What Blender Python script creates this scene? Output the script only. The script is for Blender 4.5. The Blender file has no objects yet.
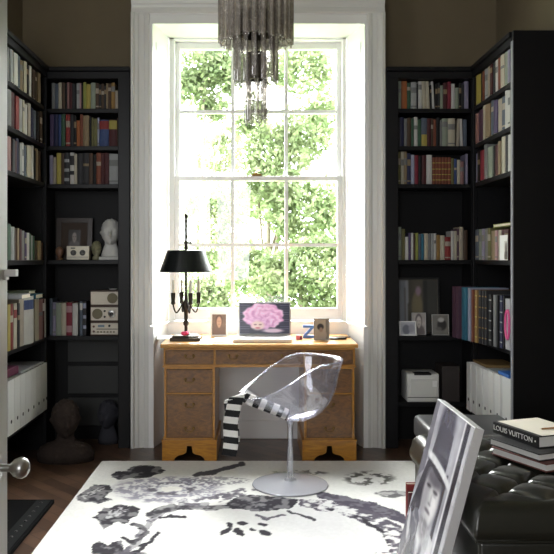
import bpy, bmesh, math, random
import numpy as np
from mathutils import Vector, Matrix, Euler
random.seed(7)
rng = np.random.default_rng(7)
PI = math.pi
scn = bpy.context.scene
COL = scn.collection
F, CX, CY, CZ = 740.0, 256.0, 258.0, 1.31

def P(px, py, d):
    "point at depth d (metres from the camera) seen at photo pixel px, py"
    return Vector(((px - CX) * d / F, d, CZ - (py - CY) * d / F))
def PX(px, d): return (px - CX) * d / F
def PZ(py, d): return CZ - (py - CY) * d / F

# ------------------------------------------------------------------ materials
def lin(c):
    return tuple(((v / 255) / 12.92 if v / 255 <= 0.04045 else ((v / 255 + 0.055) / 1.055) ** 2.4) for v in c)
MATS = {}
def mat(name, rgb=(128, 128, 128), rough=0.5, metal=0.0, emit=None, spec=0.5, bump=0, bscale=50, vary=0, vscale=8, coat=0, attr=None, tex=None):
    if name in MATS: return MATS[name]
    m = bpy.data.materials.new(name); m.use_nodes = True
    nt = m.node_tree; b = nt.nodes['Principled BSDF']
    col = (*lin(rgb), 1)
    b.inputs['Base Color'].default_value = col
    b.inputs['Roughness'].default_value = rough
    b.inputs['Metallic'].default_value = metal
    b.inputs['Specular IOR Level'].default_value = spec
    if coat: b.inputs['Coat Weight'].default_value = coat; b.inputs['Coat Roughness'].default_value = 0.1
    tc = nt.nodes.new('ShaderNodeTexCoord')
    if vary:
        n = nt.nodes.new('ShaderNodeTexNoise'); n.inputs['Scale'].default_value = vscale; n.inputs['Detail'].default_value = 4
        nt.links.new(tc.outputs['Object'], n.inputs['Vector'])
        mx = nt.nodes.new('ShaderNodeMix'); mx.data_type = 'RGBA'
        mx.inputs[6].default_value = tuple(min(1, c * (1 + vary)) for c in col[:3]) + (1,)
        mx.inputs[7].default_value = tuple(c * (1 - vary) for c in col[:3]) + (1,)
        nt.links.new(n.outputs['Fac'], mx.inputs[0]); nt.links.new(mx.outputs[2], b.inputs['Base Color'])
    if attr:
        a = nt.nodes.new('ShaderNodeAttribute'); a.attribute_name = attr
        nt.links.new(a.outputs['Color'], b.inputs['Base Color'])
        if emit: nt.links.new(a.outputs['Color'], b.inputs['Emission Color']); b.inputs['Emission Strength'].default_value = emit
    elif emit:
        b.inputs['Emission Color'].default_value = col; b.inputs['Emission Strength'].default_value = emit
    if bump:
        n = nt.nodes.new('ShaderNodeTexNoise'); n.inputs['Scale'].default_value = bscale; n.inputs['Detail'].default_value = 5
        nt.links.new(tc.outputs['Object'], n.inputs['Vector'])
        bp = nt.nodes.new('ShaderNodeBump'); bp.inputs['Strength'].default_value = bump; bp.inputs['Distance'].default_value = 0.01
        nt.links.new(n.outputs['Fac'], bp.inputs['Height']); nt.links.new(bp.outputs['Normal'], b.inputs['Normal'])
    MATS[name] = m; return m

def clear_mat(name, tint=(0.95, 0.95, 0.97), rough=0.02, refl=0.08, edge=0.6, mott=0, haze=0, hcol=(.9, .9, .96)):
    "thin clear plastic or glass: see-through with a fresnel-like reflection"
    if name in MATS: return MATS[name]
    m = bpy.data.materials.new(name); m.use_nodes = True; nt = m.node_tree
    nt.nodes.remove(nt.nodes['Principled BSDF']); out = nt.nodes['Material Output']
    t = nt.nodes.new('ShaderNodeBsdfTransparent'); t.inputs[0].default_value = (*tint, 1)
    g = nt.nodes.new('ShaderNodeBsdfGlossy'); g.inputs['Roughness'].default_value = rough; g.inputs[0].default_value = (0.95, 0.95, 1, 1)
    lw = nt.nodes.new('ShaderNodeLayerWeight'); lw.inputs['Blend'].default_value = 0.35
    mr = nt.nodes.new('ShaderNodeMapRange'); mr.inputs['To Min'].default_value = refl; mr.inputs['To Max'].default_value = edge
    nt.links.new(lw.outputs['Facing'], mr.inputs['Value'])
    mx = nt.nodes.new('ShaderNodeMixShader')
    nt.links.new(mr.outputs[0], mx.inputs[0]); nt.links.new(t.outputs[0], mx.inputs[1]); nt.links.new(g.outputs[0], mx.inputs[2])
    if mott:
        tc = nt.nodes.new('ShaderNodeTexCoord'); n = nt.nodes.new('ShaderNodeTexNoise'); n.inputs['Scale'].default_value = mott; n.inputs['Detail'].default_value = 3
        nt.links.new(tc.outputs['Object'], n.inputs['Vector'])
        cr = nt.nodes.new('ShaderNodeValToRGB'); cr.color_ramp.elements[0].position = 0.38; cr.color_ramp.elements[1].position = 0.62
        cr.color_ramp.elements[0].color = tuple(c * 0.5 for c in tint) + (1,); cr.color_ramp.elements[1].color = (*tint, 1)
        nt.links.new(n.outputs['Fac'], cr.inputs[0]); nt.links.new(cr.outputs[0], t.inputs[0])
        bp = nt.nodes.new('ShaderNodeBump'); bp.inputs['Strength'].default_value = 0.5
        nt.links.new(n.outputs['Fac'], bp.inputs['Height']); nt.links.new(bp.outputs[0], g.inputs['Normal'])
    last = mx
    if haze:                                           # fine scratches and dust scatter a little light
        df = nt.nodes.new('ShaderNodeBsdfDiffuse'); df.inputs[0].default_value = (*hcol, 1)
        m2 = nt.nodes.new('ShaderNodeMixShader'); m2.inputs[0].default_value = haze
        nt.links.new(mx.outputs[0], m2.inputs[1]); nt.links.new(df.outputs[0], m2.inputs[2]); last = m2
    nt.links.new(last.outputs[0], out.inputs[0])
    MATS[name] = m; return m

def wood_mat(name, c1, c2, scale=6, rough=0.35, stretch=(1, 1, 6), coat=0.2):
    if name in MATS: return MATS[name]
    m = mat(name, c1, rough, coat=coat); nt = m.node_tree; b = nt.nodes['Principled BSDF']
    tc = nt.nodes.new('ShaderNodeTexCoord'); mp = nt.nodes.new('ShaderNodeMapping')
    mp.inputs['Scale'].default_value = stretch
    n = nt.nodes.new('ShaderNodeTexNoise'); n.inputs['Scale'].default_value = scale; n.inputs['Detail'].default_value = 6; n.inputs['Distortion'].default_value = 1.4
    cr = nt.nodes.new('ShaderNodeValToRGB'); cr.color_ramp.elements[0].position = 0.35; cr.color_ramp.elements[1].position = 0.68
    cr.color_ramp.elements[0].color = (*lin(c1), 1); cr.color_ramp.elements[1].color = (*lin(c2), 1)
    nt.links.new(tc.outputs['Object'], mp.inputs[0]); nt.links.new(mp.outputs[0], n.inputs['Vector'])
    nt.links.new(n.outputs['Fac'], cr.inputs[0]); nt.links.new(cr.outputs[0], b.inputs['Base Color'])
    return m

WHITE = mat('white gloss paint', (236, 236, 236), 0.3)
TRIMW = mat('off white trim paint', (215, 215, 212), 0.35)
WALL = mat('olive brown wall paint', (108, 97, 76), 0.85, vary=0.06)
CEIL = mat('ceiling paint', (200, 196, 186), 0.9)
BLACK = mat('black eggshell paint', (18, 18, 20), 0.42, spec=.22, vary=0.1, vscale=3)
BLACKBACK = mat('black matt panel paint', (14, 14, 16), 0.55, spec=.2)
PAPER = mat('page paper', (222, 214, 196), 0.8)
PAPERW = mat('white paper', (240, 240, 238), 0.7)
CHROME = mat('brushed steel', (205, 205, 205), 0.3, metal=1)
BRASS = mat('aged brass', (118, 92, 50), 0.35, metal=1)
BRONZE = mat('dark bronze', (52, 44, 34), 0.4, metal=0.6)
DARK = mat('matt black', (14, 14, 15), 0.5)
BLACKGLOSS = mat('black lacquer', (18, 19, 19), 0.28)

# ------------------------------------------------------------------ objects
WM = {}
def wmat(o): return WM.get(o.name, Matrix.Identity(4))
def tag(o, label=None, cat=None, group=None, kind=None):
    if label: o['label'] = label
    if cat: o['category'] = cat
    if group: o['group'] = group
    if kind: o['kind'] = kind
    return o
def thing(name, label, cat, loc=(0, 0, 0), rz=0, group=None):
    o = bpy.data.objects.new(name, None); COL.objects.link(o)
    o.empty_display_size = 0.05
    o.location = loc; o.rotation_euler = (0, 0, rz)
    WM[o.name] = Matrix.Translation(Vector(loc)) @ Matrix.Rotation(rz, 4, 'Z')
    return tag(o, label, cat, group)
def obj(name, bm, mats, parent=None, smooth=None, local=False, bevel=0, origin=None):
    """one mesh object; bm in world coordinates (local=False) or in the parent's frame"""
    if not isinstance(mats, (list, tuple)): mats = [mats]
    base = wmat(parent) if parent else Matrix.Identity(4)
    if not local: bm.transform(base.inverted())
    if not parent and not local:
        if origin is None:
            vs = [v.co for v in bm.verts]
            origin = Vector(((min(v.x for v in vs) + max(v.x for v in vs)) / 2, (min(v.y for v in vs) + max(v.y for v in vs)) / 2, min(v.z for v in vs)))
        bm.transform(Matrix.Translation(-Vector(origin)))
    bmesh.ops.recalc_face_normals(bm, faces=bm.faces)
    me = bpy.data.meshes.new(name); bm.to_mesh(me); bm.free()
    for m in mats: me.materials.append(m)
    if smooth is not None:
        for p in me.polygons: p.use_smooth = True
        if smooth < 179: me.set_sharp_from_angle(angle=math.radians(smooth))
    o = bpy.data.objects.new(name, me); COL.objects.link(o)
    if parent: o.parent = parent
    elif not local: o.location = origin
    WM[o.name] = base if parent else Matrix.Translation(Vector(o.location))
    if bevel:
        b = o.modifiers.new('bevel', 'BEVEL'); b.width = bevel; b.segments = 2; b.limit_method = 'ANGLE'
    return o
def struct(name, bm, mats, parent=None, **k):
    o = obj(name, bm, mats, parent, **k)
    if not parent: o['kind'] = 'structure'
    return o

# ------------------------------------------------------------------ mesh helpers
def B(): return bmesh.new()
def box(bm, x0, x1, y0, y1, z0, z1, mi=0, M=None):
    vs = [bm.verts.new((x, y, z)) for z in (z0, z1) for y in (y0, y1) for x in (x0, x1)]
    fs = []
    for q in ((0, 2, 3, 1), (4, 5, 7, 6), (0, 1, 5, 4), (2, 6, 7, 3), (0, 4, 6, 2), (1, 3, 7, 5)):
        f = bm.faces.new([vs[i] for i in q]); f.material_index = mi; fs.append(f)
    if M is not None:
        for v in vs: v.co = M @ v.co
    return vs
def bx(*a, **k):
    b = B(); box(b, *a, **k); return b
def prism(bm, pts, y0, y1, axis='Y', mi=0):
    "extrude a 2-D outline: axis Y -> pts are x,z ; Z -> x,y ; X -> y,z"
    def mk(p, t): return {'Y': (p[0], t, p[1]), 'Z': (p[0], p[1], t), 'X': (t, p[0], p[1])}[axis]
    a = [bm.verts.new(mk(p, y0)) for p in pts]; c = [bm.verts.new(mk(p, y1)) for p in pts]; n = len(pts)
    fs = [bm.faces.new(a), bm.faces.new(c[::-1])]
    for i in range(n): fs.append(bm.faces.new((a[i], c[i], c[(i + 1) % n], a[(i + 1) % n])))
    for f in fs: f.material_index = mi
    for f in fs: f.normal_update()
    bmesh.ops.triangulate(bm, faces=fs[:2])
def lathe(bm, prof, c=(0, 0, 0), n=24, mi=0, axis='Z', close=True):
    "prof: list of (r, z)"
    rings = []
    c = Vector(c)
    R = {'Z': Matrix.Identity(3), 'X': Matrix(((0, 0, 1), (0, 1, 0), (-1, 0, 0))), 'Y': Matrix(((1, 0, 0), (0, 0, 1), (0, -1, 0)))}[axis]
    for r, z in prof:
        if r < 1e-6: rings.append([bm.verts.new(c + R @ Vector((0, 0, z)))])
        else: rings.append([bm.verts.new(c + R @ Vector((r * math.cos(2 * PI * i / n), r * math.sin(2 * PI * i / n), z))) for i in range(n)])
    for a, b in zip(rings, rings[1:]):
        for i in range(n):
            j = (i + 1) % n
            if len(a) == 1 and len(b) == 1: continue
            if len(a) == 1: f = bm.faces.new((a[0], b[i], b[j]))
            elif len(b) == 1: f = bm.faces.new((a[i], a[j], b[0]))
            else: f = bm.faces.new((a[i], a[j], b[j], b[i]))
            f.material_index = mi
    if close:
        for r in (rings[0], rings[-1]):
            if len(r) > 2: f = bm.faces.new(r); f.material_index = mi
def tube(bm, pts, r, n=8, mi=0):
    pts = [Vector(p) for p in pts]; rs = r if isinstance(r, (list, tuple)) else [r] * len(pts)
    rings = []; up = None
    for i, p in enumerate(pts):
        t = (pts[min(i + 1, len(pts) - 1)] - pts[max(i - 1, 0)]).normalized()
        if up is None: up = t.orthogonal().normalized()
        a = (up - t * up.dot(t)).normalized(); up = a; b = t.cross(a)
        rings.append([bm.verts.new(p + (a * math.cos(2 * PI * k / n) + b * math.sin(2 * PI * k / n)) * rs[i]) for k in range(n)])
    for u, v in zip(rings, rings[1:]):
        for k in range(n): bm.faces.new((u[k], u[(k + 1) % n], v[(k + 1) % n], v[k])).material_index = mi
    bm.faces.new(rings[0][::-1]).material_index = mi; bm.faces.new(rings[-1]).material_index = mi
def ellipsoid(bm, c, r, sub=3, mi=0):
    g = bmesh.ops.create_icosphere(bm, subdivisions=sub, radius=1)
    for v in g['verts']: v.co = Vector((v.co.x * r[0] + c[0], v.co.y * r[1] + c[1], v.co.z * r[2] + c[2]))
    return g['verts']
def rbox(bm, x0, x1, y0, y1, z0, z1, r=0.01, seg=3, mi=0):
    b2 = B(); box(b2, x0, x1, y0, y1, z0, z1)
    bmesh.ops.bevel(b2, geom=list(b2.edges), offset=r, segments=seg, affect='EDGES', profile=0.5)
    for f in b2.faces: f.material_index = mi
    me = bpy.data.meshes.new('tmp'); b2.to_mesh(me); b2.free(); bm.from_mesh(me); bpy.data.meshes.remove(me)
def smooth_path(pts, n=8):
    pts = [Vector(p) for p in pts]; out = []
    q = [pts[0] * 2 - pts[1]] + pts + [pts[-1] * 2 - pts[-2]]
    for i in range(1, len(q) - 2):
        for k in range(n):
            t = k / n; a, b, c, d = q[i - 1], q[i], q[i + 1], q[i + 2]
            out.append(0.5 * (2 * b + (c - a) * t + (2 * a - 5 * b + 4 * c - d) * t * t + (3 * b - a - 3 * c + d) * t ** 3))
    out.append(pts[-1]); return out

# painted flat pictures: a fine grid with a colour per vertex
def grid_mesh(nx, ny, fpos, fcol, blur=0):
    U, V = np.meshgrid(np.linspace(0, 1, nx), np.linspace(0, 1, ny))
    u, v = U.ravel(), V.ravel()
    co = fpos(u, v); col = np.clip(fcol(u, v), 0, 1)
    if blur:
        g = col.reshape(ny, nx, 3)
        for _ in range(blur):
            q = np.pad(g, ((1, 1), (1, 1), (0, 0)), 'edge'); g = (q[:-2, 1:-1] + q[2:, 1:-1] + q[1:-1, :-2] + q[1:-1, 2:] + 2 * q[1:-1, 1:-1]) / 6
        col = g.reshape(-1, 3)
    col = np.where(col <= 0.04045, col / 12.92, ((col + 0.055) / 1.055) ** 2.4)
    idx = np.arange(nx * ny).reshape(ny, nx)
    faces = np.stack([idx[:-1, :-1], idx[:-1, 1:], idx[1:, 1:], idx[1:, :-1]], -1).reshape(-1, 4)
    me = bpy.data.meshes.new('grid')
    me.from_pydata(co.tolist(), [], faces.tolist())
    a = me.color_attributes.new('col', 'FLOAT_COLOR', 'POINT')
    a.data.foreach_set('color', np.concatenate([col, np.ones((len(col), 1))], 1).astype(np.float32).ravel())
    return me
def sm(x, a, b):
    t = np.clip((x - a) / (b - a), 0, 1); return t * t * (3 - 2 * t)
def vnoise(x, y, seed=0):
    xi, yi = np.floor(x).astype(int), np.floor(y).astype(int); fx, fy = x - xi, y - yi
    fx = fx * fx * (3 - 2 * fx); fy = fy * fy * (3 - 2 * fy)
    def h(a, b):
        n = np.sin(a * 127.1 + b * 311.7 + seed * 74.7) * 43758.5453; return n - np.floor(n)
    return (h(xi, yi) * (1 - fx) + h(xi + 1, yi) * fx) * (1 - fy) + (h(xi, yi + 1) * (1 - fx) + h(xi + 1, yi + 1) * fx) * fy
def fbm(x, y, seed=0, o=4):
    s = 0; a = 0.5
    for k in range(o): s = s + a * vnoise(x * 2 ** k, y * 2 ** k, seed + k); a *= 0.5
    return s / (1 - 0.5 ** o)
class Painter:
    def __init__(s, u, v, bg): s.u, s.v = u, v; s.c = np.tile(np.array(bg, float) / 255, (len(u), 1))
    def put(s, m, rgb): m = m[:, None]; s.c = s.c * (1 - m) + np.array(rgb) / 255 * m
    def ell(s, cx, cy, rx, ry, rgb, rot=0, soft=0.15, k=1):
        dx, dy = s.u - cx, s.v - cy; c, w = math.cos(rot), math.sin(rot)
        d = np.sqrt(((dx * c + dy * w) / rx) ** 2 + ((-dx * w + dy * c) / ry) ** 2)
        s.put((1 - sm(d, 1 - soft, 1 + soft)) * k, rgb)
    def poly(s, pts, rgb, k=1, mask=None):
        s.put(inside(s.u, s.v, pts) * k * (1 if mask is None else mask), rgb)
def inside(x, y, pts):
    r = np.zeros(len(x), bool); n = len(pts)
    for i in range(n):
        x0, y0 = pts[i]; x1, y1 = pts[(i + 1) % n]
        if y0 == y1: continue
        c = ((y0 > y) != (y1 > y)) & (x < (x1 - x0) * (y - y0) / (y1 - y0) + x0); r ^= c
    return r.astype(float)
def picture(name, parent, o, ux, uz, fcol, nx, ny, m):
    "flat picture with lower left corner o, edge vectors ux, uz (world), shown on a fine grid"
    o, ux, uz = Vector(o), Vector(ux), Vector(uz)
    Mi = wmat(parent).inverted()
    o2 = Mi @ o; a = Mi.to_3x3() @ ux; b = Mi.to_3x3() @ uz
    me = grid_mesh(nx, ny, lambda u, v: np.array(o2) + u[:, None] * np.array(a) + v[:, None] * np.array(b), fcol, 1)
    me.name = name; me.materials.append(m)
    ob = bpy.data.objects.new(name, me); COL.objects.link(ob); ob.parent = parent; WM[ob.name] = wmat(parent)
    return ob
PRINT = mat('photo print', attr='col', rough=0.35)

# ================================================================== the room
XL, XR, YB, ZC = -1.70, 1.75, 5.39, 3.55
def floor_mat():
    m = mat('dark parquet', (70, 50, 38), 0.32); nt = m.node_tree; b = nt.nodes['Principled BSDF']
    tc = nt.nodes.new('ShaderNodeTexCoord'); mp = nt.nodes.new('ShaderNodeMapping'); mp.inputs['Rotation'].default_value = (0, 0, PI / 4)
    br = nt.nodes.new('ShaderNodeTexBrick'); br.inputs['Scale'].default_value = 1; br.inputs['Brick Width'].default_value = 0.36; br.inputs['Row Height'].default_value = 0.075
    br.inputs['Mortar Size'].default_value = 0.002
    br.inputs['Color1'].default_value = (*lin((112, 84, 66)), 1); br.inputs['Color2'].default_value = (*lin((74, 54, 42)), 1); br.inputs['Mortar'].default_value = (*lin((25, 18, 14)), 1)
    n = nt.nodes.new('ShaderNodeTexNoise'); n.inputs['Scale'].default_value = 14; n.inputs['Detail'].default_value = 5
    mx = nt.nodes.new('ShaderNodeMix'); mx.data_type = 'RGBA'; mx.blend_type = 'MULTIPLY'; mx.inputs[0].default_value = 0.6
    nt.links.new(tc.outputs['Object'], mp.inputs[0]); nt.links.new(mp.outputs[0], br.inputs[0]); nt.links.new(tc.outputs['Object'], n.inputs[0])
    nt.links.new(br.outputs[0], mx.inputs[6]); nt.links.new(n.outputs[0], mx.inputs[7]); nt.links.new(mx.outputs[2], b.inputs['Base Color'])
    return m
struct('floor', bx(XL - .2, XR + .2, -3, YB + .1, -0.1, 0), floor_mat(), origin=(0, 0, 0))
struct('ceiling', bx(XL - .2, XR + .2, -3, YB + .2, ZC, ZC + .1), CEIL)
struct('wall_left', bx(XL - .15, XL, -3, YB + .2, 0, ZC), WALL)
struct('wall_right', bx(XR, XR + .15, -3, YB + .2, 0, ZC), WALL)
struct('wall_front', bx(XL - .15, XR + .15, -3.1, -3, 0, ZC), CEIL)
CL, CR = -0.861, 0.889           # outer edges of the casing
IL, IR = -0.731, 0.765           # inner edges
WY, WLX, WRX = 5.45, -0.641, 0.665
b = B()
for a in ((XL - .15, CL + .02), (CR - .02, XR + .15)): box(b, a[0], a[1], YB, YB + .2, 0, ZC)
box(b, CL + .02, CR - .02, YB, YB + .2, 3.02, ZC); box(b, CL + .02, CR - .02, YB + .02, YB + .2, -.1, .80)
box(b, CL + .02, CR - .02, 5.13, YB, 3.02, ZC)                       # breast above the window
box(b, CL + .02, IL - .055, 5.13, YB + .2, 0, 3.02); box(b, IR + .055, CR - .02, 5.13, YB + .2, 0, 3.02)
struct('wall_back', b, WALL)
# moulded casing: profile of steps across the width
def casing_leg(bm, xo, xi, z0, z1):
    s = 1 if xi > xo else -1; w = abs(xi - xo)
    prof = [(0, .0), (0, .045), (.018, .05), (.026, .035), (.045, .03), (.055, .022), (.085, .018), (.092, .026), (w - .012, .026), (w - .004, .02), (w, .012), (w, 0)]
    pts = [(xo + s * a, 5.13 - d) for a, d in prof]
    prism(bm, pts, z0, z1, 'Z')
b = B(); casing_leg(b, CL, IL, .0, 3.0); casing_leg(b, CR, IR, .0, 3.0)
prism(b, [(5.13, 2.995), (5.118, 2.995), (5.11, 3.0), (5.104, 3.01), (5.104, 3.035), (5.112, 3.04), (5.108, 3.06), (5.1, 3.07), (5.095, 3.09), (5.08, 3.10), (5.085, 3.13), (5.13, 3.13)], CL, CR, 'X')
struct('trim_1', b, TRIMW)
# splayed shutter linings and soffit
b = B()
for s, xo, xi in ((-1, -0.715, WLX), (1, 0.751, WRX)):
    q = [(xo, 5.11), (xi, 5.44), (xi + s * .03, 5.44), (xo + s * .03, 5.11)]
    prism(b, q, .845, 2.93, 'Z'); prism(b, [(xo - s * .008, 5.105), (xi - s * .008, 5.44), (xi + s * .03, 5.44), (xo + s * .05, 5.105)], 0, .835, 'Z')
    for z0, z1 in ((1.0, 1.85), (1.95, 2.82)):                          # raised panels on the shutter leaves
        dx, dy = xi - xo, 5.44 - 5.11
        f = lambda t, e: (xo + dx * t - s * e, 5.11 + dy * t)
        prism(b, [f(.2, .004), f(.8, .004), f(.8, 0), f(.2, 0)], z0, z1, 'Z')
box(b, IL - .02, IR + .02, 5.11, 5.6, 2.995, 3.03)
box(b, IL - .02, IR + .02, 5.115, 5.45, 2.93, 2.994)
struct('trim_2', b, WHITE)
# panelling below the window, with moulding and baseboard
b = B(); box(b, WLX - .06, WRX + .06, 5.385, 5.42, 0, .836)
for a in ((-.50, -.46), (.48, .52)): box(b, a[0], a[1], 5.375, 5.385, .20, .70)
box(b, -.46, .48, 5.375, 5.385, .66, .70); box(b, -.46, .48, 5.375, 5.385, .20, .24)
struct('trim_3', b, WHITE)
struct('baseboard_back', bx(WLX - .02, WRX + .02, 5.36, 5.384, 0, .13), WHITE, bevel=.006)

# sash window
win = bpy.data.objects.new('window_1', None); COL.objects.link(win); win.location = (0, WY, .82); win['kind'] = 'structure'; WM[win.name] = Matrix.Translation((0, WY, .82))
gl, gr, gt, gb = -.564, .600, PZ(47, WY), PZ(308, WY)
b = B()
box(b, WLX, gl - .035, WY - .01, WY + .14, .82, 2.99); box(b, gr + .035, WRX, WY - .01, WY + .14, .82, 2.99)
box(b, WLX, WRX, WY - .01, WY + .14, gt + .05, 2.99)
box(b, WLX - .0, WRX + .0, WY - .02, WY + .2, .78, .84)
obj('window_frame', b, WHITE, win, bevel=.004)
obj('window_sill', bx(WLX, WRX, 5.386, WY + .02, .8365, .846), WHITE, win, bevel=.006)
zm = PZ(178, WY)
def sash(name, y, z0, z1, rails, zbar):
    b = B()
    box(b, gl - .035, gl, y, y + .045, z0 - rails[0], z1 + rails[1]); box(b, gr, gr + .035, y, y + .045, z0 - rails[0], z1 + rails[1])
    box(b, gl, gr, y, y + .045, z0 - rails[0], z0); box(b, gl, gr, y, y + .045, z1, z1 + rails[1])
    o = obj(name, b, WHITE, win, bevel=.003)
    bb = B()
    for px in (232.5, 286.5): x = PX(px, WY); box(bb, x - .012, x + .012, y + .002, y + .043, z0, z1)
    xs = [gl] + [PX(px, WY) for px in (232.5, 286.5)] + [gr]
    for k in range(3): box(bb, xs[k] + (.012 if k else 0), xs[k + 1] - (.012 if k < 2 else 0), y + .002, y + .043, zbar - .012, zbar + .012)
    obj('glazing_bar', bb, WHITE, o)
    obj('pane', bx(gl, gr, y + .02, y + .024, z0, z1), clear_mat('window glass', (.97, .98, .97), 0.0, .03, .3), o)
sash('upper_sash', WY + .055, zm + .015, gt, (.03, .05), PZ(111.5, WY + .055))
sash('lower_sash', WY, gb, zm - .02, (.09, .035), PZ(245, WY))
bb = B(); box(bb, -.03, .04, WY - .012, WY + .03, zm + .0151, zm + .03); ellipsoid(bb, (.0, WY - .01, zm + .035), (.012, .012, .008), 2)
obj('sash_lock', bb, BRASS, win)

# door at the left, opened along the line of sight
dr = bpy.data.objects.new('door_1', None); COL.objects.link(dr); dr.location = (-.555, .75, 0); dr['kind'] = 'structure'; WM[dr.name] = Matrix.Translation((-.555, .75, 0))
b = B(); box(b, -.577, -.537, .78, 1.60, .008, 2.06)
for z0, z1 in ((.2, .75), (.98, 1.9)): 
    for y0, y1 in ((.88, 1.12), (1.24, 1.48)): box(b, -.537, -.532, y0, y1, z0, z1)
obj('door_leaf', b, TRIMW, dr, bevel=.003)
kz = PZ(468.5, 1.53)
b = B(); lathe(b, [(0, -.001), (.026, -.001), (.026, .004), (.02, .007), (.008, .009), (.0075, .026), (.011, .030), (.0175, .036), (.0215, .045), (.0215, .053), (.018, .061), (.010, .066), (0, .067)], (-.537, 1.535, kz), 32, axis='X')
obj('door_knob', b, CHROME, dr, smooth=50)
b = B(); box(b, -.537, -.511, 1.574, 1.592, PZ(276.5, 1.58), PZ(269.5, 1.58)); box(b, -.537, -.531, 1.574, 1.592, PZ(280, 1.58), PZ(276.5, 1.58))
obj('door_latch', b, WHITE, dr, bevel=.0015)
# hinge post the leaf hangs on
struct('trim_4', bx(-.62, -.536, .68, .775, 0, 2.12), TRIMW)

# ================================================================== bookcases
SH = [PZ(108.5, 5.12), PZ(146, 5.12), PZ(184, 5.12), PZ(260, 5.12), PZ(336, 5.12)]     # shelf tops
TOP = 2.625
def rear_case(label, x0, x1, stile, low):
    "x0..x1 the visible width; stile is the outer post beside the window"
    t = thing('bookcase', label, 'bookcase', ((x0 + x1) / 2, 5.25, 0), group='black built-in bookcases')
    obj('back_panel', bx(x0, x1, 5.355, 5.38, 0, TOP - .01), BLACKBACK, t)
    for xa in (x0, x1 - .02): obj('side_panel', bx(xa, xa + .02, 5.13, 5.354, 0, TOP - .01), BLACK, t)
    for z in SH + low: obj('shelf', bx(x0 + .021, x1 - .021, 5.12, 5.353, z - .03, z), BLACK, t, bevel=.003)
    for a, c in stile: obj('stile', bx(a, c, 5.09, 5.128, 0, TOP - .075), BLACK, t, bevel=.004)
    b = B(); box(b, x0, x1, 5.09, 5.355, TOP - .08, TOP - .03); box(b, x0 - 0, x1 + 0, 5.075, 5.36, TOP - .03, TOP)
    obj('cornice', b, BLACK, t, bevel=.005)
    return t
tL = rear_case('black bookcase on the rear wall left of the window, holding radios and white bust', -1.475, -.868, ((-.95, -.868),), [])
b = B()
for z in (.10, .33, .56): box(b, -1.36, -.97, 5.345, 5.356, z, z + .2)
obj('lower_panel', b, mat('charcoal panel', (36, 37, 36), .6), tL, bevel=.003)
tR = rear_case('black bookcase on the rear wall right of the window, with printer and photo frames', .896, 1.51, ((.896, .98),), [.31])
def side_case(label, s, xf, xw, y0, y1):
    "runs along the side wall; xf = face, xw = wall"
    t = thing('bookcase', label, 'bookcase', ((xf + xw) / 2, (y0 + y1) / 2, 0), group='black built-in bookcases')
    a, c = sorted((xf, xw))
    obj('back_panel', bx(*sorted((xw - s * .02, xw - s * .002)), y0, y1, 0, TOP - .01), BLACKBACK, t)
    obj('end_panel', bx(a + .003, c - .003, y0 - .03, y0, 0, TOP), BLACK, t, bevel=.003)
    obj('end_panel', bx(*sorted((xf + s * .03, xw - s * .022)), y1 - .018, y1, 0, TOP - .08), BLACK, t)
    fx = sorted((xf + s * .01, xw - s * .022))
    for z in SH + [.28]: obj('shelf', bx(fx[0], fx[1], y0 + .001, y1 - .021, z - .03, z), BLACK, t, bevel=.003)
    obj('stile', bx(*sorted((xf, xf + s * .03)), y1 - .018, y1, .0, TOP - .08), BLACK, t, bevel=.003)
    obj('edge_strip', bx(*sorted((xf - s * .004, xf + s * .0025)), y0 - .031, y0 - .004, .02, TOP - .06), mat('pale grey edge', (150, 152, 158), .4), t, bevel=.001)  # thin pale grey strip down the front edge of the end panel
    b = B(); box(b, *sorted((xf, xw - s * .021)), y0 + .001, y1, TOP - .075, TOP - .03); box(b, *sorted((xf - s * .012, xw - s * .021)), y0 + .001, y1, TOP - .03, TOP)
    obj('cornice', b, BLACK, t, bevel=.004)
    return t
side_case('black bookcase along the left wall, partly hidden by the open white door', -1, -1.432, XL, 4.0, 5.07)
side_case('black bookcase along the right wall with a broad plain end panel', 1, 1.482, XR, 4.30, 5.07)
XFL, XFR = -1.442, 1.492         # planes of the book spines on the side units

# ------------------------------------------------------------------ books
PAL = dict(white=(226, 224, 218), cream=(214, 204, 176), grey=(140, 142, 142), silver=(178, 182, 182), black=(24, 23, 24), charcoal=(52, 52, 56), brown=(92, 66, 46),
  tan=(164, 138, 98), rust=(150, 72, 44), orange=(202, 106, 44), red=(170, 44, 42), crimson=(158, 34, 56), maroon=(94, 34, 38), pink=(202, 150, 156), rose=(176, 122, 118),
  lilac=(160, 152, 186), purple=(92, 72, 122), plum=(104, 62, 88), navy=(40, 44, 92), blue=(54, 82, 148), teal=(36, 126, 160), slate=(92, 106, 126), green=(58, 104, 74),
  olive=(124, 120, 66), lime=(168, 176, 70), sage=(158, 172, 150), yellow=(206, 186, 72), ochre=(176, 130, 60), beige=(192, 178, 156), lavender=(168, 176, 206))
def pm(c):
    g = sum(PAL[c]) / 3; k = .80
    return mat(c + ' book cloth', tuple((v * .78 + g * .22) * k for v in PAL[c]), .6, spec=.3, vary=.12, vscale=14)
ORD = ['first', 'second', 'third', 'fourth', 'fifth', 'sixth', 'seventh', 'eighth', 'ninth', 'tenth', 'eleventh', 'twelfth', 'thirteenth', 'fourteenth', 'fifteenth',
       'sixteenth', 'seventeenth', 'eighteenth', 'nineteenth', 'twentieth', 'twenty-first', 'twenty-second', 'twenty-third', 'twenty-fourth', 'twenty-fifth', 'twenty-sixth']
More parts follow.
